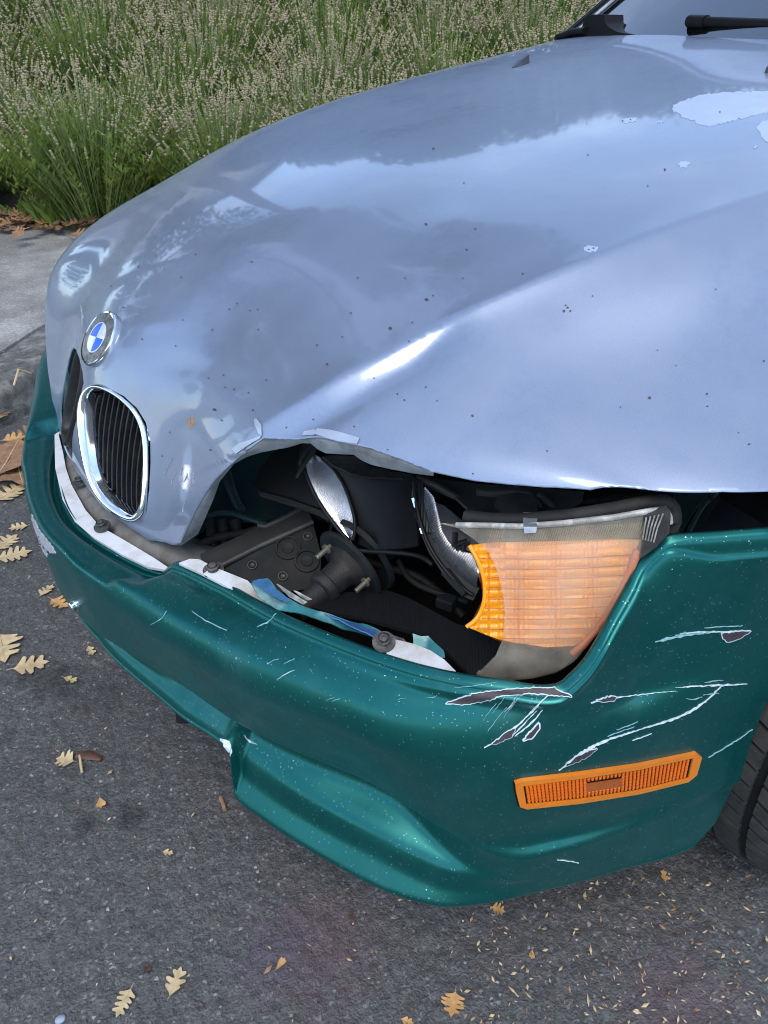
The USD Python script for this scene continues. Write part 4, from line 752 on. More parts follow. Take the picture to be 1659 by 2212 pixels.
M_haze = plain('rubbed_paint', (.02, .095, .105), .5, .3, var=.3, scale=80)
M_chip = plain('rust_chip', (.055, .028, .018), .7, var=.5, scale=300); M_orange = plain('rust_stain', (.30, .13, .03), .7, var=.3, scale=200)
ch = [(488, 3), (255, 53), (717, 33), (430, 96), (142, 132), (193, 220), (436, 270), (658, 203), (626, 226), (711, 232), (742, 227), (557, 310), (745, 310), (270, 348), (407, 376), (983, 373), (1122, 242), (1087, 339), (1283, 305, 5), (1372, 281), (1359, 358), (1025, 451, 4), (1151, 98), (1343, 100), (1431, 187, 5), (1457, 171), (1579, 100), (602, 495), (776, 516), (540, 507), (609, 546), (645, 553), (704, 567), (566, 637, 5), (722, 638), (595, 680), (383, 728), (968, 676), (858, 709), (1135, 705), (1216, 507), (1311, 572), (1340, 597), (1427, 544), (1474, 600), (1618, 661, 4), (1272, 800), (352, 825), (548, 800), (1620, 897)]
ch = [(164.6 + c[0] / 1.89, 548.6 + c[1] / 1.89, (c[2] if len(c) > 2 else 2.4)) for c in ch] + [(936, 321, 3.5), (1002, 396, 2), (920, 485, 3.5), (1027, 495, 2.5), (1008, 540, 3.5), (1129, 592, 3), (1218, 672, 4), (1226, 665, 3), (1232, 672, 3), (1222, 660, 2.5), (1403, 860, 4), (1420, 757, 2), (1527, 851, 3), (1528, 878, 2.5), (1595, 935, 2), (1618, 960, 3), (1546, 625, 2), (1460, 790, 2), (1340, 880, 2), (1182, 974, 2.5), (1280, 640, 2), (1399, 402, 2), (1436, 367, 3), (1272, 540, 3), (1282, 537, 3), (1555, 243, 3), (1270, 335, 2), (1650, 780, 3), (1345, 262, 2.5), (1362, 259, 2.5)]
cm = []
for x, y, r in ch:
    an = np.linspace(0, 2 * PI, 8, endpoint=False); p = np.stack([x + r * .78 * (.8 + .5 * r_.random(8)) * np.cos(an), y + r * .78 * (.6 + .4 * r_.random(8)) * np.sin(an)], -1)
    P, N = hit_hood(p)[:2]; c, cn = hit_hood([(x, y)])[:2]; P = P + N * .0006; v = np.vstack([P, c + cn * .0007]); f = np.array([[k, (k + 1) % 8, 8] for k in range(8)]); cm.append((v, facing(v, f)))
obj('stone_chips', cat(*cm), M_chip, car, kind='stuff')
for px in ([(408, 904), (412, 904), (412, 926), (409, 926)], [(416, 904), (420, 905), (419, 918), (415, 917)]): obj('rust_stain', decal(hit_hood, jagged(px, .8, 3), .0006, .0008, 2.0), M_orange, car)
M_bare = plain('bare_basecoat', (.36, .41, .51), .36, .4, var=.06, scale=30)
for px in ([(1448, 235), (1470, 220), (1519, 205), (1574, 199), (1659, 198), (1740, 205), (1720, 232), (1659, 241), (1604, 257), (1537, 272), (1506, 269), (1500, 260), (1476, 254)], [(1635, 272), (1659, 257), (1720, 262), (1730, 300), (1690, 312), (1652, 306), (1644, 292)], [(1340, 262), (1352, 256), (1376, 256), (1372, 263), (1350, 267)], [(1414, 265), (1425, 261), (1438, 262), (1430, 267)], [(1462, 355), (1474, 349), (1490, 352), (1484, 361), (1468, 362)], [(1262, 545), (1262, 534), (1280, 530), (1292, 535), (1285, 544)], [(1626, 318), (1634, 316), (1638, 319), (1630, 321)]):
    obj('peeled_clearcoat', decal(hit_hood, jagged(px, 1.2, int(px[0][1])), .0006, .0008, 6.0), M_bare, car)
    
# scuffs on the nose
for px, w in (([(395, 1010), (388, 1030), (392, 1048)], [1, 2, 1]), ([(385, 1035), (400, 1043), (405, 1022)], [1, 3, 1]), ([(380, 1020), (370, 1045)], [1, 2]), ([(418, 1022), (417, 1045)], [1, 3]), ([(372, 990), (355, 1025)], [1, 2]), ([(400, 1080), (394, 1105)], [2, 1]), ([(175, 660), (178, 685), (176, 700)], [2, 4, 2])):
    line_scr(px, np.array(w) * .7, M_flap, hit_hood, 'hood_scratch')

# --- washer nozzle and wheel
M_noz = plain('nozzle_grey', (.03, .033, .04), .4)
P, N = hit_hood([(1108, 147), (1122, 142), (1137, 136)])[:2]
v = []
for p, n_, wd, h in zip(P, N, (.004, .008, .011), (.002, .010, .016)): v.append([p + [0, wd, 0], p + [0, wd * .6, h], p - [0, wd * .6, -h], p - [0, wd, 0]])
v, f = grid(np.array(v), close_c=True); v = np.vstack([v, P[2] + [0, 0, .008], P[0]]); f = np.vstack([f, [[8 + k, 8 + (k + 1) % 4, 12] for k in range(4)], [[(k + 1) % 4, k, 13] for k in range(4)]]); obj('washer_nozzle', (v, f), M_noz, car)
P, N = hit_hood([(1656, 158)])[:2]; obj('washer_nozzle', lathe([(0, .012), (.007, .010), (.010, 0), (0, -.004)], P[0] + [-.01, 0, 0], N[0], 16), M_noz, car, smooth=40)

M_tyre = plain('tyre_rubber', (.020, .0195, .019), .75, var=.25, scale=80, dirt=(.036, .033, .030), bump=.15, bscale=500, spec=.2)
wh = thing('front_wheel', parent=car); tag(wh, 'worn black tyre on the left front wheel behind the bumper')
WC = np.array([-.872, .822, .312]); wa = np.array([-.12, 1.0, 0.0]); wa /= np.linalg.norm(wa)
R = .312
prof = [(.205, -.012), (.225, .004), (.250, .010), (.270, .011), (.2745, .013), (.279, .011), (.286, .008), (.291, .003), (.297, -.004), (.3005, -.011), (.296, -.0115), (.296, -.183), (.298, -.184), (.29, -.198), (.25, -.205), (.205, -.195)]
e1 = np.cross(wa, [0, 0, 1.0]); e1 /= np.linalg.norm(e1); e2 = np.cross(e1, wa)
obj('tyre', lathe(prof, WC, wa, 160), M_tyre, wh, smooth=35)
tb = []
for k in range(72):
    a0 = 2 * PI * k / 72
    for (ra, ya), (rb, yb), sk, fr in (((.3050, -.012), (.3102, -.042), .05, .72), ((.3112, -.053), (.3118, -.086), .035, .80), ((.3118, -.094), (.3118, -.126), .035, .80), ((.3112, -.135), (.306, -.180), .05, .72)):
        g = np.zeros((3, 4, 3))
        for i, u in enumerate((0, .5, 1)):
            rr, y_ = ra + (rb - ra) * u + (.0012 if i == 1 else 0), ya + (yb - ya) * u
            for j, w in enumerate(np.linspace(0, 1, 4)): an = a0 + sk * u + w * fr * 2 * PI / 72; g[i, j] = WC + rr * (math.cos(an) * e1 + math.sin(an) * e2) + y_ * wa
        v, f = grid(g); cn = (WC + (ya + yb) / 2 * wa) - v.mean(0); cn /= np.linalg.norm(cn); nf_ = np.cross(v[f[0, 1]] - v[f[0, 0]], v[f[0, 2]] - v[f[0, 0]]); tb.append(thicken(v, f if nf_ @ cn < 0 else f[:, ::-1], cn * .008))
obj('tread_base', lathe([(.299, -.0112), (.3025, -.024), (.304, -.05), (.304, -.135), (.3015, -.165), (.298, -.183)], WC, wa, 120), M_void, wh, smooth=40)
obj('tread_blocks', cat(*tb), M_tyre, wh, kind='stuff')
blk = []
for k in range(26):
    a0, a1 = 2 * PI * (k + .1) / 26, 2 * PI * (k + (.75 if k % 3 else .5)) / 26; rr = np.array([.242, .262])
    aa, r2 = np.meshgrid(np.linspace(a0, a1, 5), rr, indexing='ij'); P = WC + (r2 * np.cos(aa))[..., None] * e1 + (r2 * np.sin(aa))[..., None] * e2 + wa * .0108
    v, f = grid(P); blk.append(thicken(v, facing(v, f), -wa * .004))
obj('sidewall_blocks', cat(*blk), M_tyre, wh, kind='stuff')
obj('rim', lathe([(.206, -.016), (.200, -.004), (.192, -.006), (.185, -.03), (.17, -.035), (.06, -.02), (.03, -.012), (0, -.012)], WC, wa, 64), plain('wheel_silver', (.4, .41, .42), .35, .8), wh, smooth=40)
for k in range(5):
    a0 = 2 * PI * k / 5; dv = math.cos(a0) * e1 + math.sin(a0) * e2; obj('spoke', tube([WC + dv * .03 - wa * .012, WC + dv * .11 - wa * .008, WC + dv * .19 - wa * .016], [.03, .022, .028], 8, flat=.5), usdkit.UsdShade.Material.Get(stage, '/World/Looks/wheel_silver'), wh, smooth=60)
# wing above and behind the wheel (mostly outside the picture)
wp = Polygon([(-.60, .665), (-.62, .70), (-.80, .735), (-1.05, .775), (-1.47, .85), (-1.47, .20), (-1.19, .20), (-1.18, .34)] + [(-.835 + .355 * math.cos(t), .315 + .355 * math.sin(t)) for t in np.linspace(PI * .985, .92, 24)])
q, f = fill2d(wp, .03); v = np.stack([q[:, 0], .802 + .012 * np.exp(-((np.hypot(q[:, 0] + .835, q[:, 1] - .315) - .37) / .04) ** 2), q[:, 1]], -1); obj('front_wing', thicken(v, facing(v, f), np.array([0, -.003, 0])), M_green, car, smooth=40)
obj('wheel_housing', lathe([(.33, -.0), (.33, -.22), (.05, -.23)], np.array([-.85, .70, .32]), [0, 1, 0], 40), M_void, car)

# --- windscreen, scuttle and wipers
GX = lambda px, x: (lambda d: CAM + d * ((x - CAM[0]) / d[:, 0])[:, None])(ray(px))
M_glass = mat('window_glass', {'f': ('fresnel', {'IOR': 2.7}), 't': ('transparent_bsdf', {'color': (.62, .72, .72)}), 'g': ('glossy_bsdf', {'color': (1, 1, 1), 'roughness': .02}), 'm': ('mix_closure', {})}, [('f.fac', 'm.fac'), ('t.BSDF', 'm.closure1'), ('g.BSDF', 'm.closure2')], surface='m.closure')
ws = thing('windscreen', parent=car); tag(ws, 'raked windscreen above the scuttle with a dark lower band')
def ws_pt(y, h): return np.array([-1.52 - .62 * h + .10 * (1 - (y + .05) ** 2 / .5) , y, 1.035 + .40 * h])
yy = np.linspace(-.72, .64, 24); hh = np.linspace(-.06, 1.0, 16)
G = np.array([[ws_pt(y * (1 - .10 * h) - .005 * h, h) for h in hh] for y in yy]); v, f = grid(G); obj('glass', thicken(v, facing(v, f), np.array([-.004, 0, -.002])), M_glass, ws, smooth=60)
fr = np.array([[ws_pt(y, h) + [-.006, 0, -.004] for h in (-.08, .028)] for y in yy]); v, f = grid(fr); obj('black_band', thicken(v, facing(v, f), np.array([-.002, 0, -.001])), M_black, ws)
M_frame = plain('frame_silver', (.33, .35, .37), .35, .7)
for s, y0 in ((-1, -.735), (1, .655)):
    obj('pillar', tube([ws_pt(y0 * (1 - .10 * h) - .005 * h, h) + [.0, 0, 0] for h in np.linspace(-.1, 1.0, 10)], .022, 10, flat=.6), M_frame, ws, smooth=60)
    obj('pillar_trim', tube([ws_pt((y0 - s * .018) * (1 - .10 * h) - .005 * h, h) + [.014, 0, .008] for h in np.linspace(-.1, 1.0, 10)], .006, 8), M_black, ws, smooth=60)
obj('header', tube([ws_pt(y * .9 - .005, 1.0) for y in yy], .022, 10, flat=.6), M_frame, ws, smooth=60)
# cabin behind the glass
dash = [(-1.62, .97), (-1.70, 1.00), (-1.95, 1.00), (-2.02, .95), (-2.05, .60), (-1.62, .60)]
v, f, _ = meshkit.arrays(trimesh.creation.extrude_polygon(Polygon(dash), 1.34)); v = np.stack([v[:, 0], v[:, 2] - .70, v[:, 1]], -1); obj('dashboard', (v, f[:, ::-1]), plain('dash_vinyl', (.03, .03, .034), .6), car)
M_seat = plain('seat_vinyl', (.10, .09, .08), .6)
for y in (-.36, .34):
    obj('seat_back', box((-2.55, y, .92), (.16, .46, .75), bev=.05), M_seat, car, smooth=50); obj('head_rest', box((-2.60, y, 1.30), (.10, .26, .17), bev=.04), M_seat, car, smooth=50)
v, f = box((-2.1, -.05, .5), (1.3, 1.36, .04)); obj('cabin_floor', (v, f), M_void, car)
v, f = box((-2.75, -.05, .75), (.06, 1.4, .55)); obj('cabin_bulkhead', (v, f), M_void, car)
sc = []
for y in np.linspace(-.78, .70, 30):
    b = ws_pt(np.clip(y, -.72, .64), -.05); sc.append([[-1.40, y, .99], [-1.455, y, 1.012], [-1.50, y, 1.018], [b[0] + .012, y, 1.022], [b[0] - .01, y, 1.0]])
v, f = grid(np.array(sc)); obj('scuttle', thicken(v, facing(v, f), np.array([0, 0, -.004])), M_black, car, smooth=40)
blk = [(1208, 85), (1213, 74), (1240, 66), (1265, 60), (1266, 38), (1283, 31), (1308, 32), (1312, 48), (1325, 60), (1345, 69), (1390, 77), (1347, 82), (1260, 88), (1225, 90)]
P = GX(blk, -1.475); cen = P.mean(0)
q, f = fill2d(Polygon(P[:, 1:]), .02); v = np.c_[np.full(len(q), -1.475), q]; v[:, 0] += .02 * smooth01(v[:, 2], 1.10, 1.03); obj('wiper_pivot', thicken(v, facing(v, f), np.array([-.05, .012, 0])), M_black, car, smooth=30)
a = GX([(1210, 80), (1266, 66)], -1.455); obj('wiper_pivot', tube([a[0], (a[0] + a[1]) / 2 + [0, 0, .004], a[1]], .014, 10, flat=.6), M_black, car, smooth=60)
wb = thing('wiper', parent=car); tag(wb, 'black wiper blade resting on the windscreen')
a = GX([(1493, 46), (1528, 47), (1659, 52), (1760, 58), (1900, 70)], -1.47); obj('blade', tube(a, .0125, 10, flat=.8), M_black, wb, smooth=60); obj('end_cap', tube([a[0] - [0, .004, 0], a[0] + (a[1] - a[0]) * .95], .0155, 12, flat=.8), M_black, wb, smooth=60)
a2 = GX([(1498, 62), (1560, 66), (1659, 72), (1800, 82)], -1.475); obj('arm', tube(a2, .010, 8), M_black, wb, smooth=60)
# ------------------------------------------------------------------ ground
ST_N, ST_L, ST_O = {'nst': ('noise_texture', {'scale': 38.0, 'detail': 5.0, 'roughness': .7})}, [('g.position', 'nst.vector')], 'm2.result'
for k, (px, r, c, a) in enumerate((((186, 1786), .022, (.012, .012, .012), .8), ((281, 1766), .032, (.014, .013, .012), .75), ((135, 1475), .05, (.012, .012, .012), .7), ((80, 1460), .06, (.014, .014, .014), .5), ((215, 1500), .07, (.018, .018, .018), .5), ((685, 2050), .10, (.075, .038, .042), .5), ((600, 2060), .06, (.05, .045, .075), .35), ((1480, 2170), .09, (.08, .045, .055), .45))):
    p = onz([px], .004)[0]; ST_N.update({f'sd{k}': ('vector_math', {'math_type': 'distance', 'vector2': tuple(p)}), f'sa{k}': ('math', {'math_type': 'multiply_add', 'value2': -1.0 / r, 'value3': 1.0}), f'sb{k}': ('math', {'math_type': 'multiply_add', 'value2': 2.6}), f'sc{k}': ('map_range', {'from_min': 1.2, 'from_max': 2.0, 'to_min': 0.0, 'to_max': a, 'clamp': True}), f'sm{k}': ('mix_color', {'b': c})})
    ST_L += [('g.position', f'sd{k}.vector1'), (f'sd{k}.value', f'sa{k}.value1'), ('nst.fac', f'sb{k}.value1'), (f'sa{k}.value', f'sb{k}.value3'), (f'sb{k}.value', f'sc{k}.value'), (f'sc{k}.result', f'sm{k}.fac'), (ST_O, f'sm{k}.a')]; ST_O = f'sm{k}.result'
M_asph = mat('asphalt', {'g': ('geometry', {}), 'v': ('voronoi_texture', {'scale': 270.0, 'feature': 'f1'}), 'sc': ('separate_color', {}), 'rc': ('rgb_ramp', {'ramp': [(0, (.038, .037, .036)), (.6, (.058, .057, .056)), (.95, (.078, .076, .073)), (.994, (.15, .145, .14)), (1, (.28, .27, .25))]}),
    'n': ('noise_texture', {'scale': 2.2, 'detail': 6.0, 'roughness': .6}), 'rn': ('rgb_ramp', {'ramp': [(.32, (.84, .84, .85)), (.5, (1, 1, 1)), (.72, (1.12, 1.11, 1.1))]}), 'm': ('mix_color', {'blend_type': 'multiply', 'fac': 1.0, 'use_clamp': False}),
    'n2': ('noise_texture', {'scale': 7.0, 'detail': 4.0}), 'r2': ('rgb_ramp', {'ramp': [(.66, (0, 0, 0)), (.76, (.5, .5, .5))]}), 'm2': ('mix_color', {'b': (.016, .016, .017)}),
    'nb': ('noise_texture', {'scale': 330.0, 'detail': 3.0}), 'vb': ('voronoi_texture', {'scale': 150.0, 'feature': 'smooth_f1'}), 'ad': ('math', {'math_type': 'multiply_add', 'value2': -.8}), 'b': ('bump', {'strength': .75, 'distance': .003}), 'p': ('principled_bsdf', {'roughness': .62, 'specular_ior_level': .5}), **ST_N},
    [('g.position', 'v.vector'), ('v.color', 'sc.color'), ('sc.r', 'rc.fac'), ('g.position', 'n.vector'), ('n.fac', 'rn.fac'), ('rc.color', 'm.a'), ('rn.color', 'm.b'), ('g.position', 'n2.vector'), ('n2.fac', 'r2.fac'), ('r2.color', 'm2.fac'), ('m.result', 'm2.a'), *ST_L, (ST_O, 'p.base_color'),
     ('g.position', 'nb.vector'), ('g.position', 'vb.vector'), ('vb.distance', 'ad.value1'), ('nb.fac', 'ad.value3'), ('ad.value', 'b.height'), ('b.normal', 'p.normal')])
st = .0055; gx, gy = np.meshgrid(np.arange(-1.4, 1.3, st), np.arange(-1.5, 1.15, st), indexing='ij')
pz = np.stack([gx, gy, gx * 0], -1); edge = np.minimum.reduce([gx + 1.4, 1.3 - gx, gy + 1.5, 1.15 - gy]); fade = smooth01(edge, 0, .06)
hz = ((meshkit.noise(pz * 120, 1) - .55) * .0045 + (meshkit.noise(pz * 60, 2) - .5) * .0016 + (meshkit.fbm(pz * 5, 3, 4) - .5) * .003) * fade + .004
v, f = grid(np.stack([gx, gy, hz], -1)); f = f if np.cross(v[f[0, 1]] - v[f[0, 0]], v[f[0, 2]] - v[f[0, 0]])[2] > 0 else f[:, ::-1]
x0, x1, y0, y1 = gx.min(), gx.max(), gy.min(), gy.max(); B = 90.0
ov = np.array([[-B, -B, 0], [B, -B, 0], [B, B, 0], [-B, B, 0], [x0, y0, .004], [x1, y0, .004], [x1, y1, .004], [x0, y1, .004.real]]); of = np.array([[0, 1, 5], [0, 5, 4], [1, 2, 6], [1, 6, 5], [2, 3, 7], [2, 7, 6], [3, 0, 4], [3, 4, 7]])
obj('road', cat((v, f), (ov, of)), M_asph, None, smooth=40, kind='structure')

# pavement with its kerb: a raised slab with a worn edge
K1, K2 = onz([(0, 836)], .12)[0], onz([(78, 782)], .12)[0]
kl = np.array([(9, -1.30), (1.2, -1.34), (.35, -1.40), tuple(K1[:2]), tuple(K2[:2]), (-.45, -2.02), (-1.5, -2.10), (-14, -2.2)])
kc = chaikin(kl, 3); kc = resample(kc, 700); d = np.gradient(kc, axis=0); kn = np.stack([d[:, 1], -d[:, 0]], -1); kn /= np.linalg.norm(kn, axis=1, keepdims=True); kn = np.where(kn[:, 1:] < 0, -kn, kn)
ks = [(-.16, .0), (-.158, .118), (-.06, .120), (.0, .118), (.018, .106), (.026, .085), (.030, .03), (.034, -.01)]
K = np.stack([np.c_[kc + kn * a, np.full(len(kc), h)] for a, h in ks], 1); nz = meshkit.fbm(K * [14, 14, 14], 4, 8)[..., None] - .5; K[:, 2:7] += np.concatenate([kn, np.zeros((len(kn), 1))], 1)[:, None] * nz[:, 2:7] * .03; K[:, 1:6, 2] += nz[:, 1:6, 0] * .012
M_conc = mat('concrete', {'g': ('geometry', {}), 'n': ('noise_texture', {'scale': 3.5, 'detail': 8.0, 'roughness': .65}), 'r': ('rgb_ramp', {'ramp': [(.28, (.105, .10, .092)), (.5, (.19, .185, .172)), (.72, (.33, .325, .305))]}), 'n2': ('noise_texture', {'scale': 90.0, 'detail': 3.0}), 'r2': ('rgb_ramp', {'ramp': [(.3, (.72, .72, .72)), (.7, (1.2, 1.2, 1.2))]}), 'm': ('mix_color', {'blend_type': 'multiply', 'fac': 1.0, 'use_clamp': False}),
    'v': ('voronoi_texture', {'scale': 55.0}), 'l': ('math', {'math_type': 'less_than', 'value2': .16}), 's': ('separate_color', {}), 'l2': ('math', {'math_type': 'less_than', 'value2': .25}), 'x': ('math', {'math_type': 'multiply'}), 'm2': ('mix_color', {'b': (.46, .42, .34)}),
    'nm': ('noise_texture', {'scale': 5.0, 'detail': 6.0, 'roughness': .7}), 'rm': ('rgb_ramp', {'ramp': [(.55, (0, 0, 0)), (.72, (.6, .6, .6))]}), 'm3': ('mix_color', {'b': (.07, .085, .035)}), 'b': ('bump', {'strength': .5, 'distance': .004}), 'p': ('principled_bsdf', {'roughness': .85})},
    [('g.position', 'n.vector'), ('n.fac', 'r.fac'), ('g.position', 'n2.vector'), ('n2.fac', 'r2.fac'), ('r.color', 'm.a'), ('r2.color', 'm.b'), ('g.position', 'v.vector'), ('v.distance', 'l.value1'), ('v.color', 's.color'), ('s.g', 'l2.value1'), ('l.value', 'x.value1'), ('l2.value', 'x.value2'), ('x.value', 'm2.fac'), ('m.result', 'm2.a'),
     ('g.position', 'nm.vector'), ('nm.fac', 'rm.fac'), ('rm.color', 'm3.fac'), ('m2.result', 'm3.a'), ('m3.result', 'p.base_color'), ('n2.fac', 'b.height'), ('b.normal', 'p.normal')])
M_kerb = plain('kerb_stone', (.075, .072, .066), .9, var=.5, scale=45, dirt=(.20, .195, .18), bump=.9, bscale=110)
v, f = grid(K); f = f if (np.cross(v[f[:, 1]] - v[f[:, 0]], v[f[:, 2]] - v[f[:, 0]])[:, 2]).sum() > 0 else f[:, ::-1]; obj('kerb', (v, f), M_kerb, None, smooth=60, kind='structure')
sl = thing('pavement'); tag(sl, kind='structure')
BED = [onz([p], .12)[0][:2] for p in ((-700, 470), (-60, 478), (90, 486), (250, 482), (420, 470), (700, 440), (1100, 420), (1500, 420))]
bed_line = resample(chaikin(np.array(BED), 2), 120)
# slabs: joints cut across the walk
inner = kc - kn * .165
walk = Polygon(np.vstack([inner, bed_line[::-1][np.argsort(bed_line[::-1][:, 0])] + [0, -.25]])).buffer(0)
walk = walk if walk.geom_type == 'Polygon' else max(walk.geoms, key=lambda g: g.area)
from shapely.ops import split
jd = np.array([.35, 1.0]); pieces = [walk]
jl = onz([(60, 490), (150, 512), (178, 528), (330, 600)], .12)[:, :2]; jl = np.vstack([jl[0] + (jl[0] - jl[1]) * 3, jl, jl[-1] + (jl[-1] - jl[-2]) * 6])
for L in (LineString(jl), LineString([(2.0, -7), (2.6, -.5)]), LineString([(-4.0, -7), (-3.4, -.5)])):
    L = L.buffer(.008, cap_style=2); nx = []
    for p in pieces:
        r = p.difference(L); nx += list(r.geoms) if hasattr(r, 'geoms') else [r]
    pieces = nx
for p in pieces:
    if p.area < .02: continue
    q, f = fill2d(p, .12); z = .120 + .004 * (meshkit.fbm(np.c_[q * 1.5, q[:, :1] * 0], 3, 6) - .5) * 2 + .003 * math.sin(p.centroid.x * 7)
    v = np.c_[q, z]; obj('slab', thicken(v, f if np.cross(v[f[0, 1]] - v[f[0, 0]], v[f[0, 2]] - v[f[0, 0]])[2] > 0 else f[:, ::-1], np.array([0, 0, -.1])), M_conc, sl)
v = np.array([[-16, -14, .06], [12, -14, .06], [12, -1.4, .06], [-16, -2.3, .06]]); v = np.c_[walk.buffer(.02).exterior.coords][:, :2]; q, f = fill2d(walk.buffer(.01), .4); obj('joint_bed', (np.c_[q, np.full(len(q), .100)], f), M_kerb, sl)
# ------------------------------------------------------------------ planting bed and lavender
M_soil = plain('bed_soil', (.045, .034, .024), .95, var=.5, scale=25, bump=.8, bscale=60)
M_leafg = mat('lavender_leaf', {'o': ('object_info', {}), 'g': ('geometry', {}), 'r': ('rgb_ramp', {'ramp': [(0, (.13, .19, .030)), (.5, (.28, .36, .06)), (.85, (.42, .47, .10)), (1, (.44, .42, .16))]}), 'n': ('noise_texture', {'scale': 3.0, 'detail': 3.0}), 'rn': ('rgb_ramp', {'ramp': [(.3, (.65, .7, .7)), (.7, (1.25, 1.2, 1.0))]}), 'm': ('mix_color', {'blend_type': 'multiply', 'fac': 1.0, 'use_clamp': False}),
    'p': ('principled_bsdf', {'roughness': .55}), 't': ('translucent_bsdf', {}), 'x': ('mix_closure', {'fac': .5})}, [('g.random_per_island', 'r.fac'), ('g.position', 'n.vector'), ('n.fac', 'rn.fac'), ('r.color', 'm.a'), ('rn.color', 'm.b'), ('m.result', 'p.base_color'), ('m.result', 't.color'), ('p.BSDF', 'x.closure1'), ('t.BSDF', 'x.closure2')], surface='x.closure')
M_spike = mat('dried_flower', {'g': ('geometry', {}), 'r': ('rgb_ramp', {'ramp': [(0, (.27, .22, .13)), (.5, (.43, .37, .235)), (.85, (.54, .47, .31)), (1, (.36, .31, .30))]}), 'p': ('principled_bsdf', {'roughness': .8})}, [('g.random_per_island', 'r.fac'), ('r.color', 'p.base_color')])
bed_poly = Polygon(np.vstack([bed_line, [(-16, -3), (-16, -14), (10, -14), (10, -6)]])).buffer(0)
bed_poly = bed_poly if bed_poly.geom_type == 'Polygon' else max(bed_poly.geoms, key=lambda g: g.area)
bl_tree = cKDTree(bed_line)
def bed_z(p): return .125 + .55 * smooth01(bl_tree.query(p)[0], .2, 3.6)
q, f = fill2d(bed_poly, .22); z = bed_z(q) + .05 * (meshkit.fbm(np.c_[q * 3, q[:, :1] * 0], 3, 2) - .5); v = np.c_[q, z]; obj('bed_soil', (v, facing(v, f)), M_soil, None, smooth=True, kind='structure')
OCT = np.array([[1, 0, 0], [-1, 0, 0], [0, 1, 0], [0, -1, 0], [0, 0, 1], [0, 0, -1.0]]); OCF = np.array([[0, 2, 4], [2, 1, 4], [1, 3, 4], [3, 0, 4], [2, 0, 5], [1, 2, 5], [3, 1, 5], [0, 3, 5]])
def bush(seed, ns=1500, h=.74, rad=.50):
    r = np.random.default_rng(seed); LV, LF, SV, SF, TV, TF = [], [], [], [], [], []
    nl = ns_ = nt = 0
    for i in range(ns):
        a = r.random() * 2 * PI; rr = math.sqrt(r.random()); b = np.array([math.cos(a), math.sin(a), 0]) * rr * rad * .45
        lean = np.array([math.cos(a), math.sin(a), 0]) * rr * rad * (.95 + .35 * r.random()) + r.normal(0, .05, 3) * [1, 1, 0]
        hh = h * (1 - .34 * rr ** 2) * (.72 + .38 * r.random()); flower = r.random() < (.22 + .12 * (seed % 3))
        if not flower: hh *= r.uniform(.68, .92)
        tip = np.array([lean[0], lean[1], hh]); c1 = b * .5 + np.array([lean[0] * .35, lean[1] * .35, hh * .5])
        t = np.linspace(0, 1, 5)[:, None]; p = (1 - t) ** 2 * b + 2 * t * (1 - t) * c1 + t ** 2 * tip
        w = np.array([math.cos(a + 1.5), math.sin(a + 1.5), 0]) * .0014
        TV.append(np.stack([p - w, p + w], 1).reshape(-1, 3)); TF.append(np.array([[0, 1, 3], [0, 3, 2], [2, 3, 5], [2, 5, 4], [4, 5, 7], [4, 7, 6], [6, 7, 9], [6, 9, 8]]) + nt); nt += 10
        k = 18 if flower else 24; tl = r.uniform(.08, .74 if flower else 1.0, k); q = (1 - tl)[:, None] ** 2 * b + (2 * tl * (1 - tl))[:, None] * c1 + tl[:, None] ** 2 * tip
        aa = r.random(k) * 2 * PI; up_ = r.uniform(.3, 1.3, k); L = r.uniform(.030, .066, k); d = np.stack([np.cos(aa), np.sin(aa), up_], -1); d /= np.linalg.norm(d, axis=1, keepdims=True)
        sd = np.stack([-np.sin(aa), np.cos(aa), 0 * aa], -1) * (.0036 + .0032 * r.random(k))[:, None]
        m = q + d * L[:, None] * .5 ; e = q + d * L[:, None] + np.array([0, 0, -.004])
        LV.append(np.stack([q, m - sd, m + sd, e], 1).reshape(-1, 3)); base = np.arange(k)[:, None, None] * 4 + nl; LF.append((np.array([[0, 1, 2], [1, 3, 2]])[None] + base).reshape(-1, 3)); nl += 4 * k
        if flower:
            ax = p[-1] - p[-2]; ax /= np.linalg.norm(ax); nw = r.integers(4, 7); S = r.uniform(.0066, .0102)
            for j in range(nw):
                c = tip + ax * (j * S * 1.25 - (.012 if j == 0 else 0)) + r.normal(0, .0012, 3); s = S * (1.0 - .09 * j) * r.uniform(.8, 1.2)
                SV.append(c + OCT * [s, s, s * .9] * r.uniform(.75, 1.25, (6, 1))); SF.append(OCF + ns_); ns_ += 6
    return [(np.concatenate(a), np.concatenate(b)) for a, b in ((TV, TF), (LV, LF), (SV, SF))]
VAR = []
for s in range(3): VAR.append(bush(40 + s, 980, (.74, .70, .78)[s], (.50, .54, .46)[s]))
M_stem = plain('lavender_stem', (.13, .16, .055), .6, var=.3)
protos = [None] * 3
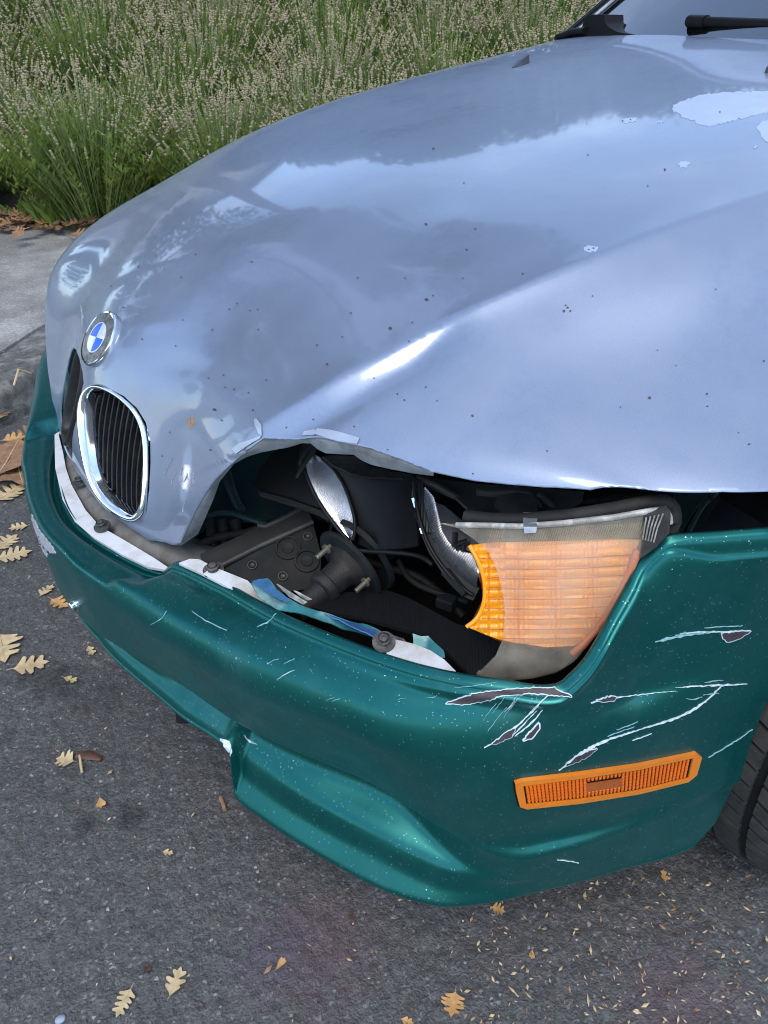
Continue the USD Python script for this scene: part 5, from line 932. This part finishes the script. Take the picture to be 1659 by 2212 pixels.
def lavender(k, loc, rz, sc, label):
    if protos[k] is None:
        x = thing('lavender_bush', label, 'lavender', loc, rz, 'lavender bushes along the pavement')
        UsdGeom.Xformable(x).AddScaleOp().Set(Gf.Vec3f(sc, sc, sc)); T, L, S = VAR[k]
        obj('stems', T, M_stem, x, kind='stuff'); obj('foliage', L, M_leafg, x, kind='stuff'); obj('flower_spikes', S, M_spike, x, kind='stuff'); protos[k] = x
    else:
        x = UsdGeom.Xform.Define(stage, numbered('/World', 'lavender_bush')); pr = x.GetPrim(); pr.GetReferences().AddInternalReference(protos[k].GetPath()); pr.SetInstanceable(True)
        for a in ('translate', 'rotateZ', 'scale'):
            pass
        x.ClearXformOpOrder(); x.AddTranslateOp().Set(Gf.Vec3d(*map(float, loc))); x.AddRotateZOp().Set(math.degrees(rz)); x.AddScaleOp().Set(Gf.Vec3f(sc, sc, sc)); tag(pr, label, 'lavender', 'lavender bushes along the pavement')
hf_ = np.array([fwd[0], fwd[1]]) / math.hypot(fwd[0], fwd[1]); hr_ = right[:2]
rowsB = [(4.75, [(-330, .92), (20, 1.0), (310, 1.02), (560, .9), (830, 1.0), (1060, .95), (1300, 1.0), (1560, 1.0)]), (5.55, [(-520, 1.0), (-150, 1.05), (170, 1.02), (440, 1.08), (700, 1.05), (960, 1.05), (1190, 1.05), (1430, 1.1), (1700, 1.0)]), (6.5, [(-300, 1.15), (-60, 1.15), (150, 1.2), (340, 1.2), (540, 1.2), (730, 1.2), (920, 1.2), (1100, 1.22), (1290, 1.2), (1480, 1.2)]), (7.6, [(-120, 1.2), (60, 1.25), (230, 1.25), (400, 1.25), (570, 1.25), (740, 1.25), (900, 1.25), (1060, 1.3), (1220, 1.3), (1380, 1.3)]), (8.8, [(-60, 1.4), (120, 1.4), (290, 1.45), (450, 1.45), (610, 1.45), (770, 1.45), (930, 1.5), (1090, 1.5), (1250, 1.5)])]
where = {0: 'front row', 1: 'second row', 2: 'third row', 3: 'fourth row', 4: 'hindmost row'}
def spot(px):
    return ('far left outside the photo' if px < -250 else 'at the left edge of the photo' if px < 0 else 'left of the dark gap' if px < 150 else 'beside the dark gap' if px < 380 else 'above the bonnet emblem' if px < 500 else 'behind the far front wing' if px < 780 else 'behind the middle of the bonnet' if px < 1000 else 'by the far wiper' if px < 1250 else 'hidden behind the windscreen' if px < 1520 else 'far right behind the car')
seen_ = {}
def tell(ri, px):
    k = (ri, spot(px)); seen_[k] = seen_.get(k, 0) + 1; return '' if seen_[k] == 1 else (', right one' if seen_[k] == 2 else ', rightmost')
rb_ = np.random.default_rng(3); ii = 0
for ri, (D, L) in enumerate(rowsB):
    for px, s in L:
        p = CAM[:2] + hf_ * D + hr_ * ((px - W0 / 2) / FPX * D / math.cos(PITCH) * 1.0) + rb_.normal(0, .05, 2)
        lavender(ii % 3, (p[0], p[1], float(bed_z(p[None])[0]) - .02), rb_.random() * 6.28, s * rb_.uniform(.95, 1.05), f'dry tan lavender bush in the {where[ri]}, {spot(px)}' + tell(ri, px)); ii += 1

# ------------------------------------------------------------------ fallen leaves
def oak(L=.08, seed=0, curl=.4, lobes=4, fat=1.0):
    """Blade (vertices, faces), stalk and midrib of a lobed leaf lying along +x."""
    r = np.random.default_rng(seed); n = lobes; up_, lo = [], []
    for s, out in ((1, up_), (-1, lo)):
        out.append((.03, .012 * s))
        for k in range(n):
            x = .10 + .74 * (k + .5) / n + r.normal(0, .012); w = fat * (.40 * math.sin(PI * min(1, (x * .85 + .14))) + .05) * r.uniform(.82, 1.15); g = .37 / n
            out += [(x - g, (.07 + .02 * r.random()) * s * fat), (x - g * .2, w * .62 * s), (x + g * .45, w * .95 * s), (x + g * .85, w * s * 1.0), (x + g * 1.25, w * s * .86), (x + g * 1.1, w * s * .55), (x + g * .95, w * s * .36)]
        out.append((.93, .05 * s))
    P = np.array(up_ + [(1.0, .0)] + lo[::-1]); pg = Polygon(P).buffer(.012).buffer(-.010).buffer(0)
    pg = pg if pg.geom_type == 'Polygon' else max(pg.geoms, key=lambda g: g.area)
    q, f = fill2d(pg.simplify(.004), .05); bend = lambda q: curl * (.55 * np.abs(q[:, 1]) ** 1.3 + .18 * (q[:, 0] - .5) ** 2) + .05 * (meshkit.fbm(np.c_[q * 5, q[:, :1] * 0 + seed], 3, seed) - .5)
    v = np.c_[q, bend(q)]; v[:, :2] *= 1 - .25 * curl * np.abs(q[:, 1:2]); v -= [.5, 0, 0]
    e = np.array([(-.16, .02 * r.normal()), (-.05, 0), (.05, 0), (.35, 0), (.7, 0), (.95, 0)]); m = np.c_[e, bend(e) * 1.0 + .004]; m[:2, 2] += .01; m -= [.5, 0, 0]
    v2, f2 = thicken(v * L, f, np.array([0, 0, -.0006]))
    return (v2, f2), tube(m * L, np.array([.008, .008, .010, .009, .007, .004]) * L, 5)
def leafm(name, a, b): return mat(name, {'g': ('geometry', {}), 'n': ('noise_texture', {'scale': 70.0, 'detail': 5.0, 'roughness': .65}), 'r': ('rgb_ramp', {'ramp': [(.3, a), (.7, b)]}), 'p': ('principled_bsdf', {'roughness': .6}), 't': ('translucent_bsdf', {}), 'x': ('mix_closure', {'fac': .2})}, [('g.position', 'n.vector'), ('n.fac', 'r.fac'), ('r.color', 'p.base_color'), ('r.color', 't.color'), ('p.BSDF', 'x.closure1'), ('t.BSDF', 'x.closure2')], surface='x.closure')
LM = {'tan': leafm('leaf_tan', (.40, .29, .15), (.58, .46, .27)), 'brown': leafm('leaf_brown', (.17, .085, .04), (.34, .20, .11)), 'orange': leafm('leaf_orange', (.40, .20, .06), (.55, .33, .13)), 'dark': leafm('leaf_dark', (.05, .022, .016), (.10, .045, .03)), 'olive': leafm('leaf_olive', (.30, .25, .10), (.45, .38, .17))}
LEAVES = [  # px, length in px, direction in px degrees, colour, curl, lobes, fat, height, label
    ((66, 1434), 88, -12, 'tan', .35, 3, .95, 0, 'large pale tan oak leaf lying alone on the road, widest in the photo'), ((4, 1396), 70, 80, 'tan', .3, 4, 1, 0, 'tan oak leaf cut by the left edge of the photo'), ((139, 1638), 44, 190, 'tan', .5, 3, 1.3, 0, 'fan shaped tan leaf beside a brown strip of bark'),
    ((151, 1464), 34, 15, 'olive', .5, 2, .6, 0, 'small narrow olive leaf near the bumper'), ((266, 2162), 78, 118, 'tan', .3, 4, .8, 0, 'tan oak leaf at the bottom left with its stalk pointing up'), ((378, 2116), 74, -68, 'tan', .35, 3, .8, 0, 'upright tan leaf at the bottom, right of another oak leaf'), ((979, 2166), 62, 100, 'orange', .6, 4, 1.1, 0, 'ragged orange tan leaf at the bottom middle'),
    ((1077, 1961), 34, 20, 'orange', .4, 3, 1.1, 0, 'small orange leaf under the lowest point of the bumper'), ((30, 1196), 86, -14, 'tan', .3, 4, .9, 0, 'pale lobed oak leaf left of the scraped bumper edge'), ((14, 1168), 62, -35, 'tan', .3, 4, .9, 0, 'pale oak leaf just above another by the left edge'), ((38, 1136), 46, 170, 'tan', .4, 3, 1.1, 0, 'small tan leaf below the gutter pile'),
    ((100, 1272), 40, -40, 'tan', .6, 3, .8, 0, 'curled tan leaf just left of the tow bolt'), ((128, 1300), 46, 25, 'orange', .6, 3, .8, 0, 'curled orange leaf behind the tow bolt'), ((22, 1062), 80, -30, 'tan', .35, 4, .95, 0, 'tan brown oak leaf in the gutter, lowest of the pile'), ((20, 985), 96, -60, 'brown', .4, 3, 1.2, .035, 'large brown oak leaf on top of the gutter pile'), ((40, 1010), 84, 75, 'brown', .5, 3, 1.0, .02, 'brown folded leaf against the bumper in the gutter'), ((2, 1012), 80, 40, 'brown', .4, 3, 1.1, .01, 'brown leaf at the left edge under the gutter pile'), ((30, 945), 60, -10, 'orange', .5, 3, 1.0, .03, 'orange brown leaf at the back of the gutter pile'),
    ((216, 1731), 26, 85, 'orange', .7, 1, .8, 0, 'tiny orange brown leaflet alone on the asphalt'), ((606, 2078), 36, -52, 'orange', .7, 1, .6, 0, 'rolled orange brown leaf near the bottom middle'), ((316, 2087), 26, 80, 'dark', .5, 1, .7, 0, 'small dark brown leaf above the bottom left oak leaves'), ((760, 1972), 20, 110, 'dark', .5, 2, .8, 0, 'small dark red leaf below the bumper'), ((1150, 2058), 22, 95, 'orange', .6, 1, .7, 0, 'small orange leaf on the road below the bumper corner'), ((1436, 1888), 30, -100, 'orange', .6, 2, .6, 0, 'thin orange leaf in front of the tyre'), ((880, 2202), 32, 20, 'orange', .6, 2, .8, 0, 'brown leaf at the bottom edge of the photo'), ((195, 1402), 24, 60, 'tan', .6, 2, .7, 0, 'tiny tan leaf beside the lower bumper lip'), ((85, 1112), 26, 20, 'orange', .6, 2, .7, 0, 'tiny orange leaf under the bumper scrape'), ((362, 1838), 26, 10, 'tan', .6, 2, .7, 0, 'crumpled tan leaf in the middle of the road')]
for k, (px, Lp, an, c, curl, lobes, fat, hz_, lab) in enumerate(LEAVES):
    p = onz([px], .012 + hz_)[0]; an = math.radians(an); e = onz([(px[0] + math.cos(an) * Lp / 2, px[1] + math.sin(an) * Lp / 2)], .012 + hz_)[0]; d = e - p; L = 2 * np.linalg.norm(d)
    b, s = oak(L * .92, k + 1, curl, lobes, fat); x = thing('fallen_leaf', lab, 'leaf', p - [0, 0, .004], math.atan2(d[1], d[0])); obj('blade', b, LM[c], x, smooth=50); obj('midrib', s, LM['tan' if c != 'dark' else 'dark'], x, smooth=True)
bk = onz([(165, 1630), (190, 1631), (219, 1639)], .010); obj('bark_strip', tube(bk, [.006, .010, .004], 8, flat=.4), LM['dark'], None, smooth=60, label='dark brown strip of bark beside the fan shaped leaf', cat='bark')
bk = onz([(172, 1632), (177, 1668)], .012); obj('pale_stick', tube(bk, .0022, 6), LM['tan'], None, label='short pale stick across the dark bark strip', cat='stick')
bk = onz([(476, 1722), (482, 1736), (486, 1750)], .012); obj('twig', tube(bk, .003, 6), LM['brown'], None, label='short brown twig left of the lower bumper corner', cat='twig')
bk = onz([(30, 832), (45, 818), (66, 806)], .135); obj('dry_stalk', tube(bk + [[0, 0, 0], [0, 0, .03], [0, 0, .0]], .0035, 6), LM['tan'], None, label='bent pale stalk lying on the kerb edge', cat='stalk')
st_ = thing('pebble', 'small blue grey pebble at the bottom left corner of the road', 'pebble', onz([(130, 2202)], .006)[0]); obj('stone', (trimesh.creation.icosphere(2, .0065).vertices * [1, .8, .6], trimesh.creation.icosphere(2).faces), plain('pebble_grey', (.22, .25, .31), .6), st_, smooth=True)
# crumbs: too many to count
cr = {'pale': [], 'brown': []}; rc_ = np.random.default_rng(11)
for k in range(620):
    px = (rc_.uniform(-60, 1720), 1000 + 1280 * rc_.random() ** .8)
    if rc_.random() < .55: px = (rc_.uniform(1000, 1700), rc_.uniform(1880, 2260))
    p = onz([px], .0085)[0]; s = rc_.uniform(.0009, .0024) * (1.6 if rc_.random() < .15 else 1); R = trimesh.transformations.random_rotation_matrix(rc_.random(3))[:3, :3]
    cr['pale' if rc_.random() < .6 else 'brown'].append(((OCT * [2.2, .9, .5] * s) @ (R * [1, 1, .5]) + p, OCF))
obj('leaf_crumbs', cat(*cr['pale']), LM['tan'], None, kind='stuff', label='tan leaf crumbs scattered over the road', cat='debris'); obj('bark_crumbs', cat(*cr['brown']), LM['brown'], None, kind='stuff', label='brown bark crumbs scattered over the road', cat='debris')
# drift of brown leaves along the bed and in the gutter
def drift(name, pts, zf, n, Ls, seed, lab, mats):
    r = np.random.default_rng(seed); pool = [oak(1.0, 70 + k, r.uniform(.4, .9), 3, 1.1)[0] for k in range(5)]; acc = []
    for k in range(n):
        v, f = pool[k % 5]; c = pts[r.integers(len(pts))] + r.normal(0, 1, 2) * [.16, .13]; a, b = r.random() * 6.28, r.normal(0, .35); L = r.uniform(*Ls)
        Rz = np.array([[math.cos(a), -math.sin(a), 0], [math.sin(a), math.cos(a), 0], [0, 0, 1]]); Rx = np.array([[1, 0, 0], [0, math.cos(b), -math.sin(b)], [0, math.sin(b), math.cos(b)]])
        acc.append((v * L @ (Rz @ Rx).T + [*c, zf + r.random() * .05], f))
    obj(name, cat(*acc), mats, None, kind='stuff', label=lab, cat='leaf litter', smooth=50)
drift('leaf_drift', bed_line[15:75] + [0, .10], .135, 420, (.07, .12), 21, 'drift of brown oak leaves along the foot of the lavender', LM['brown'])
drift('pale_leaf_drift', bed_line[15:75] + [0, .2], .13, 50, (.06, .10), 22, 'few orange leaves scattered at the edge of the pavement', LM['orange'])
gut = kc[(kc[:, 0] > -.35) & (kc[:, 0] < .5)] - 0; gut = gut + np.array([.03, .12]); drift('gutter_leaves', gut, .02, 40, (.07, .11), 23, 'brown leaves drifted against the kerb', LM['brown'])
gr = np.random.default_rng(4); gv2, gf2 = [], []
for k in range(420):
    c = bed_line[gr.integers(30, 60)] if gr.random() < .4 else onz([(gr.normal(130, 22), gr.normal(478, 6))], .13)[0][:2]; c = c + gr.normal(0, .04, 2); a = gr.random() * 6.28; h = gr.uniform(.04, .16); d = np.array([math.cos(a), math.sin(a), 0]); b = np.array([*c, .125]); s = np.array([-d[1], d[0], 0]) * .0018
    gv2.append(np.stack([b - s, b + s, b + d * h * .25 + [0, 0, h * .7] + s * .7, b + d * h * .6 + [0, 0, h]])); gf2.append(np.array([[0, 1, 2], [0, 2, 3]]) + 4 * k)
obj('grass_tuft', (np.concatenate(gv2), np.concatenate(gf2)), M_leafg, None, kind='stuff', label='thin green grass at the foot of the lavender', cat='grass')

# ------------------------------------------------------------------ what stands beyond the bed (mostly seen as reflections)
M_wall = plain('white_siding', (.62, .60, .56), .7, var=.05, scale=8); M_roof = plain('roof_shingle', (.06, .055, .05), .9, var=.3, scale=30)
M_pane = plain('dark_pane', (.02, .022, .026), .08); M_trim = plain('white_trim', (.70, .69, .66), .5, var=.04)
def house(loc, rz, w, d, h, rise, lab):
    t = thing('house', lab, 'house', loc, rz)
    g = Polygon([(-w / 2, 0), (w / 2, 0), (w / 2, h), (0, h + rise), (-w / 2, h)]); wins = [(-w * .3, 1.0), (w * .12, 1.0)]
    m = trimesh.creation.extrude_polygon(g, d); v = np.array(m.vertices); v = np.stack([v[:, 0], -v[:, 2], v[:, 1]], -1); obj('wall', (v, np.array(m.faces)), M_wall, t)
    for s in (-1, 1):
        L = math.hypot(w / 2 + .4, rise * (w / 2 + .4) / (w / 2)); a = math.atan2(rise, w / 2); R = np.array([[math.cos(a), 0, -s * math.sin(a)], [0, 1, 0], [s * math.sin(a), 0, math.cos(a)]])
        R = np.array([[math.cos(a) , 0, -s * math.sin(a)], [0, 1, 0], [s * math.sin(a), 0, math.cos(a)]]); obj('roof', box((s * (w / 4 + .2), -d / 2, h + rise / 2 - .2 * rise / (w / 2) + .12), (L, d + .8, .14), R), M_roof, t)
    for x, z in wins:
        f = obj('window', box((x + .5, .02, z + .7), (1.12, .08, 1.42)), M_trim, t); obj('pane', box((x + .5, .05, z + .7), (.94, .06, 1.22)), M_pane, f)
    for k in range(int(h / .18)): obj('board', box((0, .012, .1 + .18 * k), (w - .02, .02, .172), np.array([[1, 0, 0], [0, math.cos(.06), math.sin(.06)], [0, -math.sin(.06), math.cos(.06)]])), M_wall, t)
    dr = obj('door', box((w * .36, .03, 1.05), (.95, .07, 2.1)), plain('door_red', (.22, .03, .025), .5), t); obj('handle', box((w * .36 + .36, .09, 1.0), (.03, .05, .12)), M_trim, dr)
house((-3.4, -14.0, .3), 0.12, 7.5, 6.0, 3.1, 1.5, 'white boarded gabled house beyond the lavender bed')
M_bark = plain('bark', (.075, .06, .048), .9, var=.4, scale=20, bump=.8, bscale=30)
M_crown = mat('crown_leaf', {'g': ('geometry', {}), 'r': ('rgb_ramp', {'ramp': [(0, (.030, .05, .014)), (.6, (.055, .075, .02)), (1, (.12, .095, .03))]}), 'p': ('principled_bsdf', {'roughness': .5}), 't': ('translucent_bsdf', {}), 'x': ('mix_closure', {'fac': .35})}, [('g.random_per_island', 'r.fac'), ('r.color', 'p.base_color'), ('r.color', 't.color'), ('p.BSDF', 'x.closure1'), ('t.BSDF', 'x.closure2')], surface='x.closure')
def tree(loc, h, rad, seed, lab, n=14000, lo=.20):
    r = np.random.default_rng(seed); t = thing('oak_tree', lab, 'tree', loc); top = h * .55
    obj('trunk', tube(np.array([[0, 0, 0], [.03, .02, h * .15], [.0, .06, h * .3], [.1, .0, top]]), [.24, .19, .16, .09], 12), M_bark, t, smooth=60); C, lim = [], []
    for k in range(13):
        a = 2.4 * k; z = h * (lo + (.80 - lo) * k / 13); e = np.array([math.cos(a), math.sin(a), 0]) * rad * r.uniform(.45, .85) + [0, 0, min(h * .9, z + h * .16 * r.random())]; s = np.array([0, .03, min(z, top)]); lim.append(tube([s, (s + e) / 2 + [0, 0, .15], e], [.08, .05, .02], 7)); C.append((e, rad * r.uniform(.30, .46)))
    obj('limbs', cat(*lim), M_bark, t, smooth=60)
    for k in range(9): C.append((np.array([*(r.normal(0, rad * .33, 2)), h * r.uniform(max(.5, lo), .9)]), rad * r.uniform(.25, .4)))
    ci = r.integers(0, len(C), n); d = r.normal(0, 1, (n, 3)); d /= np.linalg.norm(d, axis=1, keepdims=True); c = np.array([C[i][0] for i in ci]) + d * np.array([C[i][1] for i in ci])[:, None] * (r.random(n) ** .4)[:, None] * [1, 1, .75]
    u = r.normal(0, 1, (n, 3)); u /= np.linalg.norm(u, axis=1, keepdims=True); w = np.cross(u, r.normal(0, 1, (n, 3))); w /= np.linalg.norm(w, axis=1, keepdims=True); s = r.uniform(.07, .13, n)[:, None]
    V = np.stack([c - u * s, c + w * s * .5, c + u * s, c - w * s * .5], 1).reshape(-1, 3); F = (np.array([[0, 1, 2], [0, 2, 3]])[None] + 4 * np.arange(n)[:, None, None]).reshape(-1, 3); obj('crown', (V, F), M_crown, t, kind='stuff')
tree((-9.5, -9.0, .3), 5.0, 2.8, 1, 'broad oak tree behind the windscreen, right of the house', lo=.1); tree((-6.0, -10.4, .3), 4.7, 2.6, 2, 'low oak tree at the right corner of the white house', lo=.1); tree((-7.8, -10.6, .3), 5.1, 2.7, 7, 'low spreading tree between two other low trees', lo=.1); tree((-5.0, -11.8, .3), 4.4, 2.4, 8, 'bushy low tree in front of the right half of the house', lo=.1); tree((.9, -8.6, .3), 8.6, 2.7, 3, 'tall oak tree left of the white house, nearest the pavement'); tree((3.8, -6.0, .2), 8.0, 2.3, 4, 'oak tree down the street left of the photo'); tree((-14, -10, .2), 5.4, 3.0, 5, 'oak tree furthest right along the street', lo=.1)
tree((-1.9, -7.8, .3), 10.2, 2.5, 6, 'tallest oak tree with a high crown, in front of the white house', 15000, .58)
rf = thing('red_flower_pot', 'red flower pot with stems behind the lavender at the top left', 'flower pot', tuple(CAM[:2] + hf_ * 8.3 + hr_ * (-.66 * 8.3 / .848 * .62)) + (.66,)); obj('pot', lathe([(0, 0), (.13, 0), (.17, .26), (.18, .27), (.18, .31), (.15, .31), (.14, .28), (0, .28)], (0, 0, 0), (0, 0, 1), 24), plain('pot_red', (.32, .035, .03), .45), rf, smooth=40); obj('stems', cat(*[tube([(0, 0, .28), (.05 * math.cos(k), .05 * math.sin(k), .5), (.2 * math.cos(k), .2 * math.sin(k), .75)], .006, 5) for k in range(9)]), M_stem, rf)
